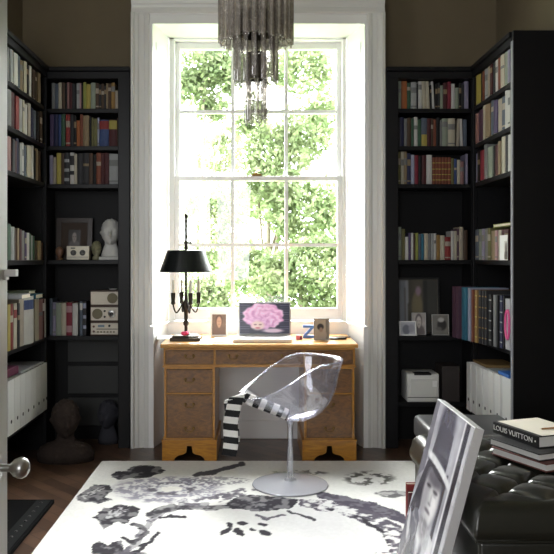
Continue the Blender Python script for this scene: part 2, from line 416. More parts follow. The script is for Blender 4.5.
def book_bm(w, h, d, bands=None):
    """spine on -Y, centred in x, standing on z=0. materials: 0 cover 1 pages 2 accent"""
    b = B(); t = min(.0035, w * .16)
    # spine: rounded strip, cut into vertical segments so bands can be coloured
    cuts = sorted({0, 1} | {round(x, 3) for bd in (bands or []) for x in bd})
    n = 4; xs = [(-w / 2 + w * i / n, -.10 * w * math.sin(PI * i / n)) for i in range(n + 1)]
    rows = [[b.verts.new((x, y, z * h)) for x, y in xs] for z in cuts]
    for k in range(len(cuts) - 1):
        mid = (cuts[k] + cuts[k + 1]) / 2; mi = 2 if any(a < mid < c for a, c in (bands or [])) else 0
        for i in range(n): b.faces.new((rows[k][i], rows[k][i + 1], rows[k + 1][i + 1], rows[k + 1][i])).material_index = mi
    for s in (-1, 1): box(b, *sorted((s * w / 2, s * (w / 2 - t))), 0, d, 0, h, 0)
    box(b, -w / 2 + t, w / 2 - t, .0015, d - .004, .003, h - .004, 1)
    return b
NB = [0]
def book(label, w, h, d, color, M, accent=None, bands=None, group=None):
    b = book_bm(w, h, d, bands)
    o = obj('book', b, [pm(color), PAPER, pm(accent or ('tan' if sum(PAL[color]) < 200 else 'beige' if sum(PAL[color]) < 330 else 'grey'))], None, local=True)
    o.matrix_world = M; WM[o.name] = M
    NB[0] += 1
    return tag(o, label, 'book', group)
def rnd_bands():
    r = random.random()
    if r < .62: return None
    if r < .85: a = random.uniform(.55, .72); return [(a, a + random.uniform(.08, .2))]
    return [(.08, .13), (.6, .8)]
def clearance(zs):
    above = [z - .03 for z in SH if z > zs + .05] + [TOP - .08]
    return min(above) - zs - .006
def row_rear(spec, zs, ybase, yface, where, group):
    for i, it in enumerate(spec):
        x0, x1, yt, c = it[:4]; acc = it[4] if len(it) > 4 else None; bands = it[5] if len(it) > 5 else rnd_bands()
        lean = it[6] if len(it) > 6 else 0
        w = (x1 - x0) * yface / F - .0008; h = (ybase - yt) * yface / F; d = random.uniform(.125, .16)
        h = min(h, clearance(zs) - abs(lean) * w)
        if d > h * .8: d = h * .8
        X = PX((x0 + x1) / 2, yface)
        M = Matrix.Translation((X, yface + random.uniform(0, .008), zs + .0005 + abs(math.sin(lean)) * w / 2)) @ Matrix.Rotation(lean, 4, 'Y')
        book(f'{c} book, {ORD[i]} from the left on {where}', w, h, d, c, M, acc, bands, group)
def row_side(spec, zs, xf, s, where, group, far_first=True, hd=.16):
    "spec items: (px near/far edges in the photo, height m, colour)"
    ds = [((F * xf / (a - CX)), (F * xf / (c - CX)), h, col, ex) for a, c, h, col, *ex in spec]
    ds.sort(key=lambda q: -q[0])
    for i, (d0, d1, h, c, ex) in enumerate(ds):
        h = min(h, clearance(zs)); w = abs(d1 - d0) - .001; yc = (d0 + d1) / 2
        M = Matrix.Translation((xf + s * random.uniform(0, .008), yc, zs + .0005)) @ Matrix.Rotation(-s * PI / 2, 4, 'Z')
        book(f'{c} book, {ORD[i]} from the corner on {where}', w, h, random.uniform(.13, hd), c, M, ex[0] if ex else None, ex[1] if len(ex) > 1 else rnd_bands(), group)
N_ = []
YF = 5.145
LR = [
 [(51.5,54.8,82,'grey'),(55,58.3,83,'slate'),(58.5,61.7,82,'cream'),(62,65,82,'brown'),(65.1,66.8,83,'black'),(66.9,69,81.5,'rose'),(69.2,72,82,'maroon'),(72.1,74.8,83,'charcoal'),(75,76.4,84,'black'),(76.5,79.4,82.5,'silver'),(79.5,81.2,82.5,'pink'),(81.3,83,83,'black'),(83.1,86,81.5,'lime'),(86.2,90.4,83.5,'yellow'),(90.6,95.4,82,'sage'),(95.6,98.8,82.5,'brown'),(99,101.2,84,'charcoal'),(101.3,104,83,'brown'),(104.1,106,85,'charcoal'),(106.1,108,82.5,'tan'),(108.2,111,83,'brown'),(111.2,115,82,'ochre'),(115.2,118.6,90,'beige')],
 [(50,53.6,114,'purple'),(53.8,58,113,'navy'),(58.2,61,114,'blue'),(61.2,65,113.5,'green'),(65.6,70,113,'red'),(70.2,73.6,114,'charcoal'),(73.8,76.4,115,'black'),(76.6,79.8,120,'orange'),(80,82.8,113.5,'rust'),(83,89,115,'tan'),(89.2,91.2,116,'black'),(91.4,93.4,117,'olive'),(93.6,97.2,118,'olive'),(97.4,99.2,117,'lavender'),(99.4,108.8,119.5,'blue','red',[(.65,.96)]),(109,117,119.5,'maroon','yellow',[(.65,.98)]),(117.2,119.2,117,'brown')],
 [(49.6,53,155,'lilac'),(53.2,56,157,'beige'),(56.4,61,152.5,'yellow'),(61.2,64,153,'brown'),(64.2,69.4,152.5,'charcoal','silver',[(.1,.2),(.4,.5),(.7,.8)]),(69.8,74,152,'white','charcoal',[(.3,.42),(.6,.9)]),(74.2,77,153.5,'cream'),(77.2,82.8,153,'charcoal'),(83,88.8,152.5,'charcoal'),(89,92.8,153,'brown'),(93,96,154,'black'),(96.2,100.8,152.5,'rust'),(101,104,153,'maroon'),(104.2,108.6,152.5,'maroon'),(109,118.2,153.5,'silver')],
]
names = ['the top shelf', 'the second shelf', 'the third shelf', 'the fourth shelf', 'the fifth shelf']
for k in range(3): row_rear(LR[k], SH[k], (108.5, 146, 184)[k], YF, f'{names[k]} of the left rear bookcase', f'books on {names[k]} left of the window')
RR = [
 [(396.8,401.2,80.5,'sage'),(401.6,407,80,'orange'),(407.2,410.8,82,'green'),(411,416.6,81.5,'silver'),(416.8,418.2,83,'charcoal'),(418.4,422,80.5,'white'),(422.6,426,80,'cream',None,None,-.04),(426.4,430,80.5,'cream',None,None,-.04),(430.2,432,84,'black'),(432.4,434.8,80.5,'white',None,None,-.05),(435.4,437.6,83,'black'),(437.8,440,82,'charcoal'),(440.2,443.2,84.5,'sage'),(443.4,447.4,82,'maroon'),(447.6,451,81,'crimson'),(451.2,455,83,'white'),(455.2,458.6,87,'sage'),(459,461.4,82,'black'),(461.6,464,84,'charcoal'),(464.4,468.6,80,'lilac')],
 [(396.6,400,117,'charcoal'),(400.2,404,116.5,'navy'),(404.2,407,118,'grey'),(407.2,411,117.5,'brown'),(411.2,413.8,118,'green'),(414,417.6,116.5,'white'),(417.8,421.2,119,'green'),(421.4,427,117.5,'slate','yellow',[(.02,.42)]),(427.2,431,118,'maroon'),(431.2,433.4,118,'brown'),(433.6,436.2,119,'rust'),(436.4,440,117,'black'),(440.2,442.2,120,'grey'),(442.4,447.8,118,'sage'),(448,455,118,'cream'),(456.2,459.4,118.5,'beige',None,None,.05),(460.6,463,118.5,'white',None,None,-.03),(463.4,467,119,'slate')],
 [(397,400.8,151.5,'olive'),(401,404,148.5,'cream'),(404.2,407,148.5,'tan'),(407.2,410.8,153,'navy'),(411,414.4,154.5,'lavender'),(414.6,418.4,155,'crimson'),(418.6,421.8,156,'black'),(422,426.4,155,'maroon'),(426.6,432.2,154.5,'white')] +
 [(432.5+3.1*k,435.5+3.1*k,157,'rust','yellow',[(.15,.18),(.35,.38),(.55,.58),(.78,.81)]) for k in range(6)] +
 [(451.2,454,158,'olive'),(454.2,457,158.5,'blue'),(457.2,460.4,159.5,'cream'),(460.6,464,161,'rose'),(465.8,468,153.5,'lilac')],
 [(398,401.4,227,'sage'),(401.6,405,229,'olive'),(405.2,408.4,237,'white'),(408.6,411,233,'purple'),(411.2,413.4,233,'white'),(413.6,415.4,234,'brown'),(415.6,418.4,233,'lime'),(418.6,421.2,234,'slate'),(421.4,424,234,'teal'),(424.2,428,233.5,'cream'),(428.2,431,234,'grey'),(431.2,433.6,233.5,'silver'),(433.8,436.2,233.5,'white'),(436.4,440,235,'ochre'),(440.2,444.8,235.5,'cream'),(445,450.8,237,'red'),(451,454,231,'white'),(454.2,457,231,'cream'),(457.2,459,229,'plum'),(459.2,463.4,227,'beige'),(463.8,467.6,230,'brown')],
]
for k in range(4): row_rear(RR[k], SH[k], (108.5, 146, 184, 260)[k], YF, f'{names[k]} of the right rear bookcase', f'books on {names[k]} right of the window')
def hh(*a): return random.uniform(.185, .215)
LSd = [
 [(8,10.4,'grey'),(10.5,13.6,'silver'),(14,18,'white'),(18.2,21,'slate'),(21.2,24,'tan'),(24.2,27,'cream'),(27.2,29.8,'black'),(30,32.4,'white'),(32.8,35.8,'brown'),(36,38,'brown'),(38.2,41,'tan')],
 [(8,12,'grey'),(12.4,15.8,'maroon'),(16,19.4,'red'),(19.8,22.8,'silver'),(23,25,'cream'),(25.2,28,'white'),(28.2,31,'beige'),(31.2,34,'navy'),(34.2,37,'slate'),(37.2,40,'black'),(40.2,42.6,'brown')],
 [(8,12.4,'rose'),(12.8,15.4,'charcoal'),(15.6,17.4,'maroon'),(17.6,20,'navy'),(20.2,22.8,'silver'),(23,25,'white'),(25.2,27.4,'slate'),(27.6,31.8,'cream'),(32,34,'white'),(34.2,36,'black'),(36.2,39,'tan'),(39.2,41.6,'brown')],
 [(8,11.4,'green'),(11.6,15,'silver'),(15.2,17.4,'brown'),(17.6,19.6,'tan'),(19.8,22,'maroon'),(22.2,25,'grey'),(25.2,27,'purple'),(27.2,29.6,'white'),(29.8,31.6,'green'),(31.8,33.4,'silver'),(33.6,35.4,'green'),(35.8,37.6,'brown'),(37.8,41,'tan'),(41.2,43.4,'brown')],
]
for k in range(4):
    sp = []
    for a, c, col in LSd[k]:
        h = random.uniform(.185, .215) if k < 3 else .21 - .0022 * (a - 8) + random.uniform(-.006, .006) - (.02 if a > 35 else 0)
        sp.append((a, c, h, col))
    row_side(sp, SH[k], XFL, -1, f'{names[k]} of the left wall bookcase', f'books on {names[k]} by the left wall')
RSd = [
 [(475,480,'yellow'),(480.2,481.4,'black'),(481.6,483.4,'rust'),(483.6,486.4,'silver'),(486.6,489.4,'beige'),(489.6,492,'maroon'),(492.2,494.6,'charcoal'),(494.8,497,'white'),(497.2,500,'rust'),(500.2,504,'cream'),(504.2,507,'sage'),(507.2,509.4,'lilac')],
 [(475,478,'rose'),(478.2,482,'plum'),(482.2,485,'cream'),(485.2,490,'tan'),(490.2,493,'slate'),(493.2,497,'purple'),(497.2,500.8,'beige'),(501,504.2,'slate'),(504.4,507,'white'),(507.2,509.4,'white')],
 [(475,477,'lilac'),(477.2,479.6,'black'),(479.8,483.8,'crimson'),(484,487,'grey'),(487.2,492,'sage'),(492.2,494,'black'),(494.2,497.8,'maroon'),(498,500.2,'tan'),(500.4,504,'cream'),(504.2,506.8,'charcoal'),(507,509.4,'white')],
 [(475.2,478.4,'slate'),(478.6,481,'sage'),(481.2,484,'lilac'),(484.2,487.4,'grey'),(487.6,490.4,'olive'),(490.6,494.4,'tan'),(494.6,497,'pink'),(497.2,500.6,'cream'),(500.8,504,'maroon'),(504.2,508,'maroon')],
]
for k in range(4):
    sp = [(a, c, (random.uniform(.19, .225) if k < 3 else (.205 if a < 488 else .185)), col) for a, c, col in RSd[k]]
    row_side(sp, SH[k], XFR, 1, f'{names[k]} of the right wall bookcase', f'books on {names[k]} by the right wall')
# big volumes on the fifth shelf, right wall
spec = [(450.6,455,'plum',None),(455.2,458.6,'plum',None),(459,466.2,'teal',None),(466.5,470,'lavender',None),(470.2,473,'rust',None),
        (473.2,477,'ochre','yellow'),(477.2,480.6,'charcoal','ochre'),(480.8,483.4,'charcoal','ochre'),(483.6,486.4,'charcoal','ochre'),(487,491.2,'black','silver'),(491.6,495.6,'grey',None),(495.8,497.8,'black',None),(498,502.2,'navy','silver'),(502.4,504.2,'black',None)]
for i, (a, c, col, acc) in enumerate(spec):
    # spines stand proud of the shelf near the corner and fall back towards the front
    XB = lambda q: 1.335 + (q - 450) / 55 * .138
    xf = XB(c); d0, d1 = F * XB(a) / (a - CX), F * XB(c) / (c - CX)
    h = .345 if i < 4 else (.335 if i < 9 else .315)
    bands = [(z, z + .025) for z in (.1, .29, .48, .67, .88)] if acc else None
    M = Matrix.Translation((xf, (d0 + d1) / 2, SH[4] + .0005)) @ Matrix.Rotation(-PI / 2, 4, 'Z')
    if d0 > 5.12: pass
    book(f'tall {col} volume, {ORD[i]} from the corner on the fifth shelf by the right wall', d0 - d1 - .001, h, .25 if d0 < 5.0 else .13, col, M, acc, bands, 'tall volumes on the fifth shelf by the right wall')
# grey box with a pink ring at the front of that row
xf = 1.477; d0, d1 = 4.384, 4.3035
t = thing('box_file', 'grey box with a pink ring emblem at the end of the tall volumes', 'box', (xf, (d0 + d1) / 2, SH[4]))
obj('body', bx(xf, xf + .24, d1, d0, SH[4] + .0005, SH[4] + .30), mat('grey board', (150, 150, 154), .6), t, bevel=.002)
b = B(); ring = [(xf - .003, d1 + .034 + .034 * math.sin(a), SH[4] + .15 + .085 * math.cos(a)) for a in np.linspace(.25, PI * 1.95, 22)]
tube(b, [p for p in ring if p[1] > d1 + .004], .008, 6); obj('ring_emblem', b, mat('pink gloss', (226, 90, 150), .4), t, smooth=60)

# lime book lying on top of the fourth right shelf row, and the white card in front
def lying(label, cx, cy, z, lx, ly, th, col, rz=0, group=None, cat='book'):
    M = Matrix.Translation((cx, cy, z + th / 2)) @ Matrix.Rotation(rz, 4, 'Z') @ Matrix.Rotation(PI / 2, 4, 'Y') @ Matrix.Translation((0, -lx / 2, -ly / 2))
    # after the turn: thickness vertical, height along x, depth along y
    return book(label, th, ly, lx, col, M, None, None, group)
lying('lime green book lying flat across the upright books beside the white card', 1.585, 4.55, SH[3] + .2075, .36, .14, .02, 'lime')
pf = thing('photo_card', 'white photo card propped before maroon books by the right panel edge', 'card', (1.47, 4.42, SH[3]))
obj('card', bx(1.474, 1.477, 4.34, 4.475, SH[3] + .0005, SH[3] + .15), PAPERW, pf)
picture('photo', pf, (1.4735, 4.395, SH[3] + .005), (0, -.055, 0), (0, 0, .11), lambda u, v: (lambda p: (p.ell(.6, .62, .3, .3, (120, 108, 102)), p.ell(.6, .2, .5, .3, (90, 80, 78)), p.c)[-1])(Painter(u, v, (214, 210, 204))), 20, 30, PRINT)

# left wall, fifth shelf: mixed uprights with books lying on them
sp = [(8,11,.27,'yellow','red'),(11.2,14,.27,'red','cream'),(14.2,17.6,.27,'cream','red'),(17.8,20,.265,'black'),(20.2,25,.30,'beige'),(25.2,35,.30,'white','blue',[(.72,.92)]),(35.2,39,.275,'beige'),(39.2,42.8,.265,'rose'),(43,45,.262,'maroon','white',[(.7,.9)]),(45.2,46.4,.262,'white')]
row_side(sp, SH[4], XFL + .012, -1, 'the fifth shelf of the left wall bookcase', 'books on the fifth shelf by the left wall', hd=.2)
lying('teal book lying flat on the upright books near the left corner', -1.542, 4.83, SH[4] + .2770, .16, .26, .03, 'teal')
lying('pale lime book lying on top of the teal one near the left corner', -1.55, 4.80, SH[4] + .3075, .14, .20, .022, 'sage')
lying('grey book lying flat across the white upright books by the open door', -1.512, 4.36, SH[4] + .3008, .17, .32, .028, 'silver')
# rear left, fifth shelf
row_rear([(49.6,52.4,299,'slate'),(52.6,55.6,303,'lilac'),(55.8,61,303.5,'sage'),(61.2,66,303.5,'cream'),(66.2,72,303,'crimson','pink',[(.1,.3),(.7,.9)]),(72.2,77.6,304,'white'),(79.6,82.6,302,'slate','white',[(.75,.95)]),(82.8,86.2,302,'charcoal','lavender',[(.2,.3),(.5,.6),(.8,.95)])], SH[4], 336, YF, 'the fifth shelf of the left rear bookcase', 'books on the fifth shelf left of the window')

# ------------------------------------------------------------------ magazine files on the low shelves
FILEW = mat('white card file', (228, 228, 226), .55)
def mag_file(label, xf, s, d0, d1, h, dep, group):
    t = thing('magazine_file', label, 'magazine file', (xf, (d0 + d1) / 2, .2805), group=group)
    w = d1 - d0; z0, z1 = .2805, .2805 + h; th = .004
    b = B()
    box(b, *sorted((xf, xf + s * th)), d0, d1, z0, z1)
    for y in (d0, d1 - th): prism(b, [(xf + s * th, z0), (xf + s * dep, z0), (xf + s * dep, z0 + h * .98), (xf + s * dep * .5, z1 - .004), (xf + s * th, z1)], y, y + th, 'Y')
    box(b, *sorted((xf + s * th, xf + s * dep)), d0 + th, d1 - th, z0, z0 + th)
    obj('body', b, FILEW, t)
    bm = B(); lathe(bm, [(0, -.0015), (.011, -.0015), (.011, .001), (0, .001)], (xf, (d0 + d1) / 2, z0 + .075), 16, axis='X'); obj('finger_hole', bm, DARK, t)
    b = B(); box(b, *sorted((xf + s * .012, xf + s * (dep - .01))), d0 + .012, d1 - .012, z0 + th + .001, z1 - .03); obj('papers', b, PAPER, t)
edges = [8.0, 14.6, 20.4, 25.8, 31.2, 36.4, 41.4, 46.2, 50.4]
wh = ['by the open door', 'second from the open door', 'third from the open door', 'fourth from the open door', 'fifth from the open door', 'third from the corner', 'second from the corner', 'in the corner']
for k in range(8):
    X = -1.425; d0, d1 = F * X / (edges[k] - CX), F * X / (edges[k + 1] - CX)
    mag_file(f'white magazine file {wh[k]} on the low left wall shelf', X, -1, d0 + .003, min(d1, 5.048) - .003, .318, .25, 'white magazine files by the left wall')
edges = [465.2, 470.5, 476, 482, 487.4, 493.2, 500.2, 511]
wh = ['in the corner', 'second from the corner', 'third from the corner', 'fourth from the corner', 'third from the end panel', 'second from the end panel', 'beside the end panel']
for k in range(7):
    XB = lambda q: 1.43 + (q - 465) / 46 * .05
    X = XB(edges[k + 1]); d0, d1 = F * X / (edges[k + 1] - CX), F * XB(edges[k]) / (edges[k] - CX)
    mag_file(f'white magazine file {wh[k]} on the low right wall shelf', X, 1, max(d0, 4.303) + .003, min(d1, 5.048) - .003, .322, .235, 'white magazine files by the right wall')
tag(obj('document_box', bx(-1.62, -1.45, 4.26, 4.52, .607, .655), mat('burgundy board', (92, 30, 62), .6), bevel=.004), 'burgundy box lying on top of the white files near the door', 'box')
tag(obj('folder', bx(-1.66, -1.44, 4.54, 5.02, .6015, .61), mat('pale grey card', (176, 178, 182), .6), bevel=.002), 'pale grey folder lying on the left row of white files', 'folder')
tag(obj('folder', bx(1.475, 1.68, 4.74, 5.03, .6055, .622), mat('buff card', (134, 108, 66), .6), bevel=.002), 'buff folder lying on the right white files near the corner', 'folder')
tag(obj('folder', bx(1.48, 1.70, 4.52, 4.73, .6055, .605), mat('pale grey card', (150, 152, 158), .6), bevel=.002), 'grey folder lying between the buff folder and the blue one', 'folder')
tag(obj('folder', bx(1.475, 1.70, 4.32, 4.51, .6055, .625), mat('blue card', (56, 110, 190), .5), bevel=.002), 'bright blue folder lying on the files beside the end panel', 'folder')

# ------------------------------------------------------------------ objects on the shelves
def sculpt_head(bm, c, s, hair=False, sub=5, face=-PI / 2):
    "a head: egg-shaped skull with brow, eye sockets, nose, lips, chin, ears. c = centre, s = height; looks along -Y turned by face"
    g = bmesh.ops.create_icosphere(bm, subdivisions=sub, radius=1)
    def bump(p, q, r, a): return a * math.exp(-((p - Vector(q)).length / r) ** 2)
    for v in g['verts']:
        p = v.co.copy().normalized()
        x, y, z = p                                     # face looks to -y
        q = Vector((x * .36, y * .43, z * .5))
        if z < 0: q.x *= 1 - .30 * (-z) ** 1.3; q.y *= (1 - .1 * -z) if y < 0 else (1 - .42 * (-z))
        if y > 0: q.z += .02 * y
        f = 0
        for (qq, r, a) in (((0, -1, -.08), .13, .10), ((0, -.98, -.2), .12, .115), ((0, -.99, .1), .10, .045), ((.3, -.93, .14), .16, -.055), ((-.3, -.93, .14), .16, -.055),
                           ((.3, -.93, .15), .08, .03), ((-.3, -.93, .15), .08, .03), ((.3, -.92, .32), .14, .025), ((-.3, -.92, .32), .14, .025), ((0, -.92, -.42), .10, .03), ((.1, -.92, -.47), .09, .02), ((-.1, -.92, -.47), .09, .02),
                           ((0, -.88, -.56), .08, -.02), ((0, -.72, -.74), .2, .06), ((.45, -.85, -.15), .2, .015), ((-.45, -.85, -.15), .2, .015)):
            f += bump(p, qq, r, a) * 1.2
        d = Vector((x * .3, y, z * .3)).normalized(); q += d * f
        for sx in (-1, 1): q.x += sx * bump(p, (sx * .98, .08, .02), .14, .06)
        if hair:
            m = max(0, min(1, (z * 1.0 + y * .8 - .28) * 4)); q += p * m * (.035 + .02 * math.sin(x * 17) * math.sin(z * 15 + y * 9))
        a = face + PI / 2
        q = Vector((q.x * math.cos(a) - q.y * math.sin(a), q.x * math.sin(a) + q.y * math.cos(a), q.z))
        v.co = Vector(c) + q * s
def bust(name, label, loc, h, m, face, shoulders, plinth, hair=True):
    t = thing(name, label, 'bust', loc)
    x, y, z = loc; b = B()
    hs = h * (.64 if shoulders else .66)
    sculpt_head(b, (x, y, z + h - hs / 2), hs, hair, 5, face)
    zb = z + (h * .08 if plinth else 0.0005)
    pr = [(hs * .23, h - hs * .72), (hs * .225, h - hs * .94), (hs * .27, h - hs * 1.04)]
    if shoulders: pr += [(hs * .46, h - hs * 1.10), (hs * .66, h - hs * 1.20), (hs * .76, h - hs * 1.36), (hs * .74, zb - z)]
    else: pr += [(hs * .32, h - hs * 1.2), (hs * .36, h - hs * 1.35), (hs * .34, zb - z)]
    n0 = len(b.verts); lathe(b, [(r, zz) for r, zz in pr], (x, y, z), 32)
    b.verts.ensure_lookup_table()
    for v in list(b.verts)[n0:]:
        v.co.y = y + (v.co.y - y) * .62
    obj('figure', b, m, t, smooth=180)
    if plinth: obj('plinth', bx(x - hs * .40, x + hs * .40, y - hs * .26, y + hs * .26, z + .0005, zb), m, t, bevel=.003)
    return t
STONEW = mat('white plaster', (190, 190, 186), .7, vary=.08, vscale=30)
bust('plaster_bust', 'small white plaster bust at the right end of the fourth rear shelf', (PX(110.8, 5.2), 5.2, SH[3]), .282, STONEW, -PI / 2 + .15, False, True)
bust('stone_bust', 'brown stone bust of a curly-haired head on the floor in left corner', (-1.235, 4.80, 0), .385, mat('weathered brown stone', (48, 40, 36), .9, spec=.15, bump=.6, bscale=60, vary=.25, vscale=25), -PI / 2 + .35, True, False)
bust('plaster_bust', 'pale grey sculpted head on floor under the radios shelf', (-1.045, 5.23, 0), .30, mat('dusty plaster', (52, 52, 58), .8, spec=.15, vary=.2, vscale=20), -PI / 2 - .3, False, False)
# picture frame on the fourth left shelf
def frame_thing(name, label, cat, x0, x1, y0, z0, z1, fw, fm, paint, tilt=.1, nx=30, ny=36, mount=None, dep=.016, strut=True):
    t = thing(name, label, cat, ((x0 + x1) / 2, y0, z0))
    z0 += tilt * dep; z1 += tilt * dep
    R = Matrix.Translation((0, y0, z0)) @ Matrix.Rotation(-tilt, 4, 'X') @ Matrix.Translation((0, -y0, -z0))
    def fin(b): b.transform(R); return b
    b = B(); box(b, x0, x0 + fw, y0, y0 + dep, z0, z1); box(b, x1 - fw, x1, y0, y0 + dep, z0, z1); box(b, x0 + fw, x1 - fw, y0, y0 + dep, z0, z0 + fw); box(b, x0 + fw, x1 - fw, y0, y0 + dep, z1 - fw, z1)
    box(b, x0 + fw * .5, x1 - fw * .5, y0 + dep * .6, y0 + dep - .001, z0 + fw * .5, z1 - fw * .5)
    obj('frame', fin(b), fm, t, bevel=.0012)
    ix0, ix1, iz0, iz1 = x0 + fw, x1 - fw, z0 + fw, z1 - fw
    if mount:
        mw, mm = mount
        b = B(); box(b, ix0, ix1, y0 + dep * .45, y0 + dep * .6, iz0, iz1); obj('mount', fin(b), mm, t)
        ix0 += mw; ix1 -= mw; iz0 += mw; iz1 -= mw
    o = R @ Vector((ix0, y0 + dep * .4, iz0)); ux = Vector((ix1 - ix0, 0, 0)); uz = R.to_3x3() @ Vector((0, 0, iz1 - iz0))
    picture('photo', t, o, ux, uz, paint, nx, ny, PRINT)
    if strut:
        h = (z1 - z0) * .6; yb = y0 + dep + math.sin(tilt) * h + .001
        b = B(); tube(b, [(( x0 + x1) / 2, y0 + dep * .5 + math.sin(tilt) * h + dep * .5, z0 + h), ((x0 + x1) / 2, y0 + dep + h * .35 + .012, z0 + .004)], .004, 6); obj('strut', b, DARK, t)
    return t
def portrait(bg, skin, hair, cloth, cx=.5, cy=.62, r=.17, asp=1.2, hairb=None):
    def f(u, v):
        p = Painter(u, v, bg)
        p.c *= (0.85 + .3 * fbm(u * 5, v * 6, 3))[:, None]
        p.ell(cx, cy - r * 2.7, r * 2.3, r * 1.9, cloth)
        p.ell(cx, cy + r * .15, r * 1.3, r * 1.35 * asp, hair)
        p.ell(cx, cy - r * .9, r * .5, r * .8, skin)
        p.ell(cx, cy - r * .15, r * .95, r * 1.15 * asp, skin)
        for s in (-1, 1): p.ell(cx + s * r * .38, cy + r * .05, r * .16, r * .10, hair)
        p.ell(cx, cy - r * .75, r * .28, r * .10, tuple(int(c * .6) for c in skin))
        p.ell(cx, cy - r * .3, r * .1, r * .2, tuple(int(c * .85) for c in skin))
        return p.c
    return f
Z4 = SH[3] + .0005; Z5 = SH[4] + .0005
frame_thing('picture_frame', 'dark brown framed picture leaning behind the cream camera on the fourth shelf', 'picture', PX(56, 5.28), PX(92, 5.28), 5.27, Z4, Z4 + .30, .035, mat('dark oak frame', (44, 32, 26), .4),
    portrait((40, 34, 32), (150, 140, 134), (36, 30, 28), (90, 84, 82), r=.2), .1, 26, 30, (.05, mat('brown mount', (64, 52, 44), .8)), strut=False)
x0, x1 = PX(66.5, 5.15), PX(89, 5.15)
t = thing('camera', 'boxy cream camera with two round dials on the fourth left shelf', 'camera', ((x0 + x1) / 2, 5.18, SH[3]))
b = B(); rbox(b, x0, x1, 5.15, 5.21, Z4, Z4 + .097, .005); obj('body', b, mat('cream plastic', (214, 208, 190), .4), t)
for k, px in enumerate((73.5, 82.6)):
    b = B(); lathe(b, [(0, .002), (.017, .002), (.02, 0), (.02, -.006), (.014, -.009), (.009, -.005), (0, -.005)][::-1], (PX(px, 5.15), 5.15, Z4 + .05), 20, axis='Y'); obj('dial', b, mat('grey dial', (84, 84, 82), .4), t, smooth=40)
b = B(); box(b, x0 + .004, x1 - .004, 5.1485, 5.1505, Z4 + .018, Z4 + .021); box(b, x0 + .03, x0 + .06, 5.1485, 5.15, Z4 + .078, Z4 + .086); obj('trim_line', b, mat('grey dial'), t)
t = thing('ornament', 'small brown carved ball on foot left of the cream camera', 'ornament', (PX(59.5, 5.18), 5.18, SH[3]))
b = B(); lathe(b, [(0, 0), (.022, 0), (.022, .006), (.012, .014), (.018, .03), (.028, .05), (.026, .075), (.014, .09), (0, .094)], (PX(59.5, 5.18), 5.18, Z4), 20); obj('body', b, mat('brown carved wood', (104, 74, 56), .5, bump=.4), t, smooth=60)
t = thing('ornament', 'small mottled green round figure between camera and white bust', 'ornament', (PX(96.4, 5.18), 5.18, SH[3]))
b = B(); lathe(b, [(0, 0), (.028, 0), (.028, .02), (.016, .03), (.026, .045), (.034, .075), (.032, .105), (.02, .128), (0, .135)], (PX(96.4, 5.18), 5.18, Z4), 24); sculpt_head(b, (PX(96.4, 5.18), 5.172, Z4 + .085), .09, False, 4); obj('body', b, mat('mottled green stone', (120, 118, 92), .6, vary=.4, vscale=60), t, smooth=180)
# three table radios
RB = mat('walnut case', (70, 52, 42), .5); RF = mat('ivory radio front', (196, 188, 174), .5); GR = mat('speaker cloth', (112, 106, 86), .9)
x0, x1 = PX(90, 5.13), PX(119.4, 5.13)
lab = ['lowest of three stacked radios, with a tuning scale and row of buttons', 'middle of three stacked radios, with left speaker and round dial', 'topmost of three stacked radios, plain front with speaker on the right']
hts = [0, .0975, .207]; hz = [.097, .109, .108]
for k in range(3):
    z0 = Z5 + hts[k]; z1 = z0 + hz[k] - .001
    t = thing('table_radio', lab[k], 'radio', ((x0 + x1) / 2, 5.2, z0), group='table radios stacked on the fifth shelf')
    b = B(); rbox(b, x0, x1, 5.135, 5.27, z0, z1, .004); obj('cabinet', b, RB, t)
    fz0, fz1 = z0 + .009, z1 - .009
    obj('front', bx(x0 + .006, x1 - .006, 5.13, 5.1355, fz0, fz1), RF, t, bevel=.001)
    def disc(name, x, z, r, m, dy=.004, n=28):
        b = B(); lathe(b, [(0, 0), (r, 0), (r, -dy * .6), (r * .85, -dy), (0, -dy)][::-1], (x, 5.13, z), n, axis='Y')
        return obj(name, b, m, t, smooth=40)
    zc = (fz0 + fz1) / 2; w = x1 - x0
    if k == 2: disc('speaker', x0 + w * .76, zc, .036, GR)
    if k == 1:
        disc('speaker', x0 + w * .25, zc, .036, GR); disc('dial', x0 + w * .74, zc, .026, CHROME, .008); disc('dial_centre', x0 + w * .74, zc, .014, DARK, .014)
        for zz in (-.02, .02): disc('knob', x0 + w * .5, zc + zz, .007, DARK, .008)
    if k == 0:
        b = B(); box(b, x0 + .045, x1 - .012, 5.1285, 5.131, zc - .004, zc + .001); obj('scale', b, DARK, t)
        for q in range(6): obj('button', bx(x0 + .05 + q * .022, x0 + .062 + q * .022, 5.126, 5.131, zc - .026, zc - .016), GR, t)
        for zz in (-.018, .016): disc('knob', x0 + .026, zc + zz, .008, mat('brown knob', (96, 66, 58), .4), .008)
        disc('knob', x0 + w * .66, zc + .021, .008, DARK, .008); obj('display', bx(x0 + .055, x0 + .10, 5.128, 5.131, zc + .012, zc + .028), mat('grey blue display', (120, 136, 148), .2), t)
t = thing('ashtray', 'small white dish on top of the stacked radios', 'dish', (PX(113, 5.2), 5.2, Z5 + .3145))
b = B(); lathe(b, [(0, 0), (.018, 0), (.03, .009), (.028, .010), (.016, .003), (0, .003)], (PX(113, 5.2), 5.2, Z5 + .3145), 20); obj('body', b, PAPERW, t, smooth=60)
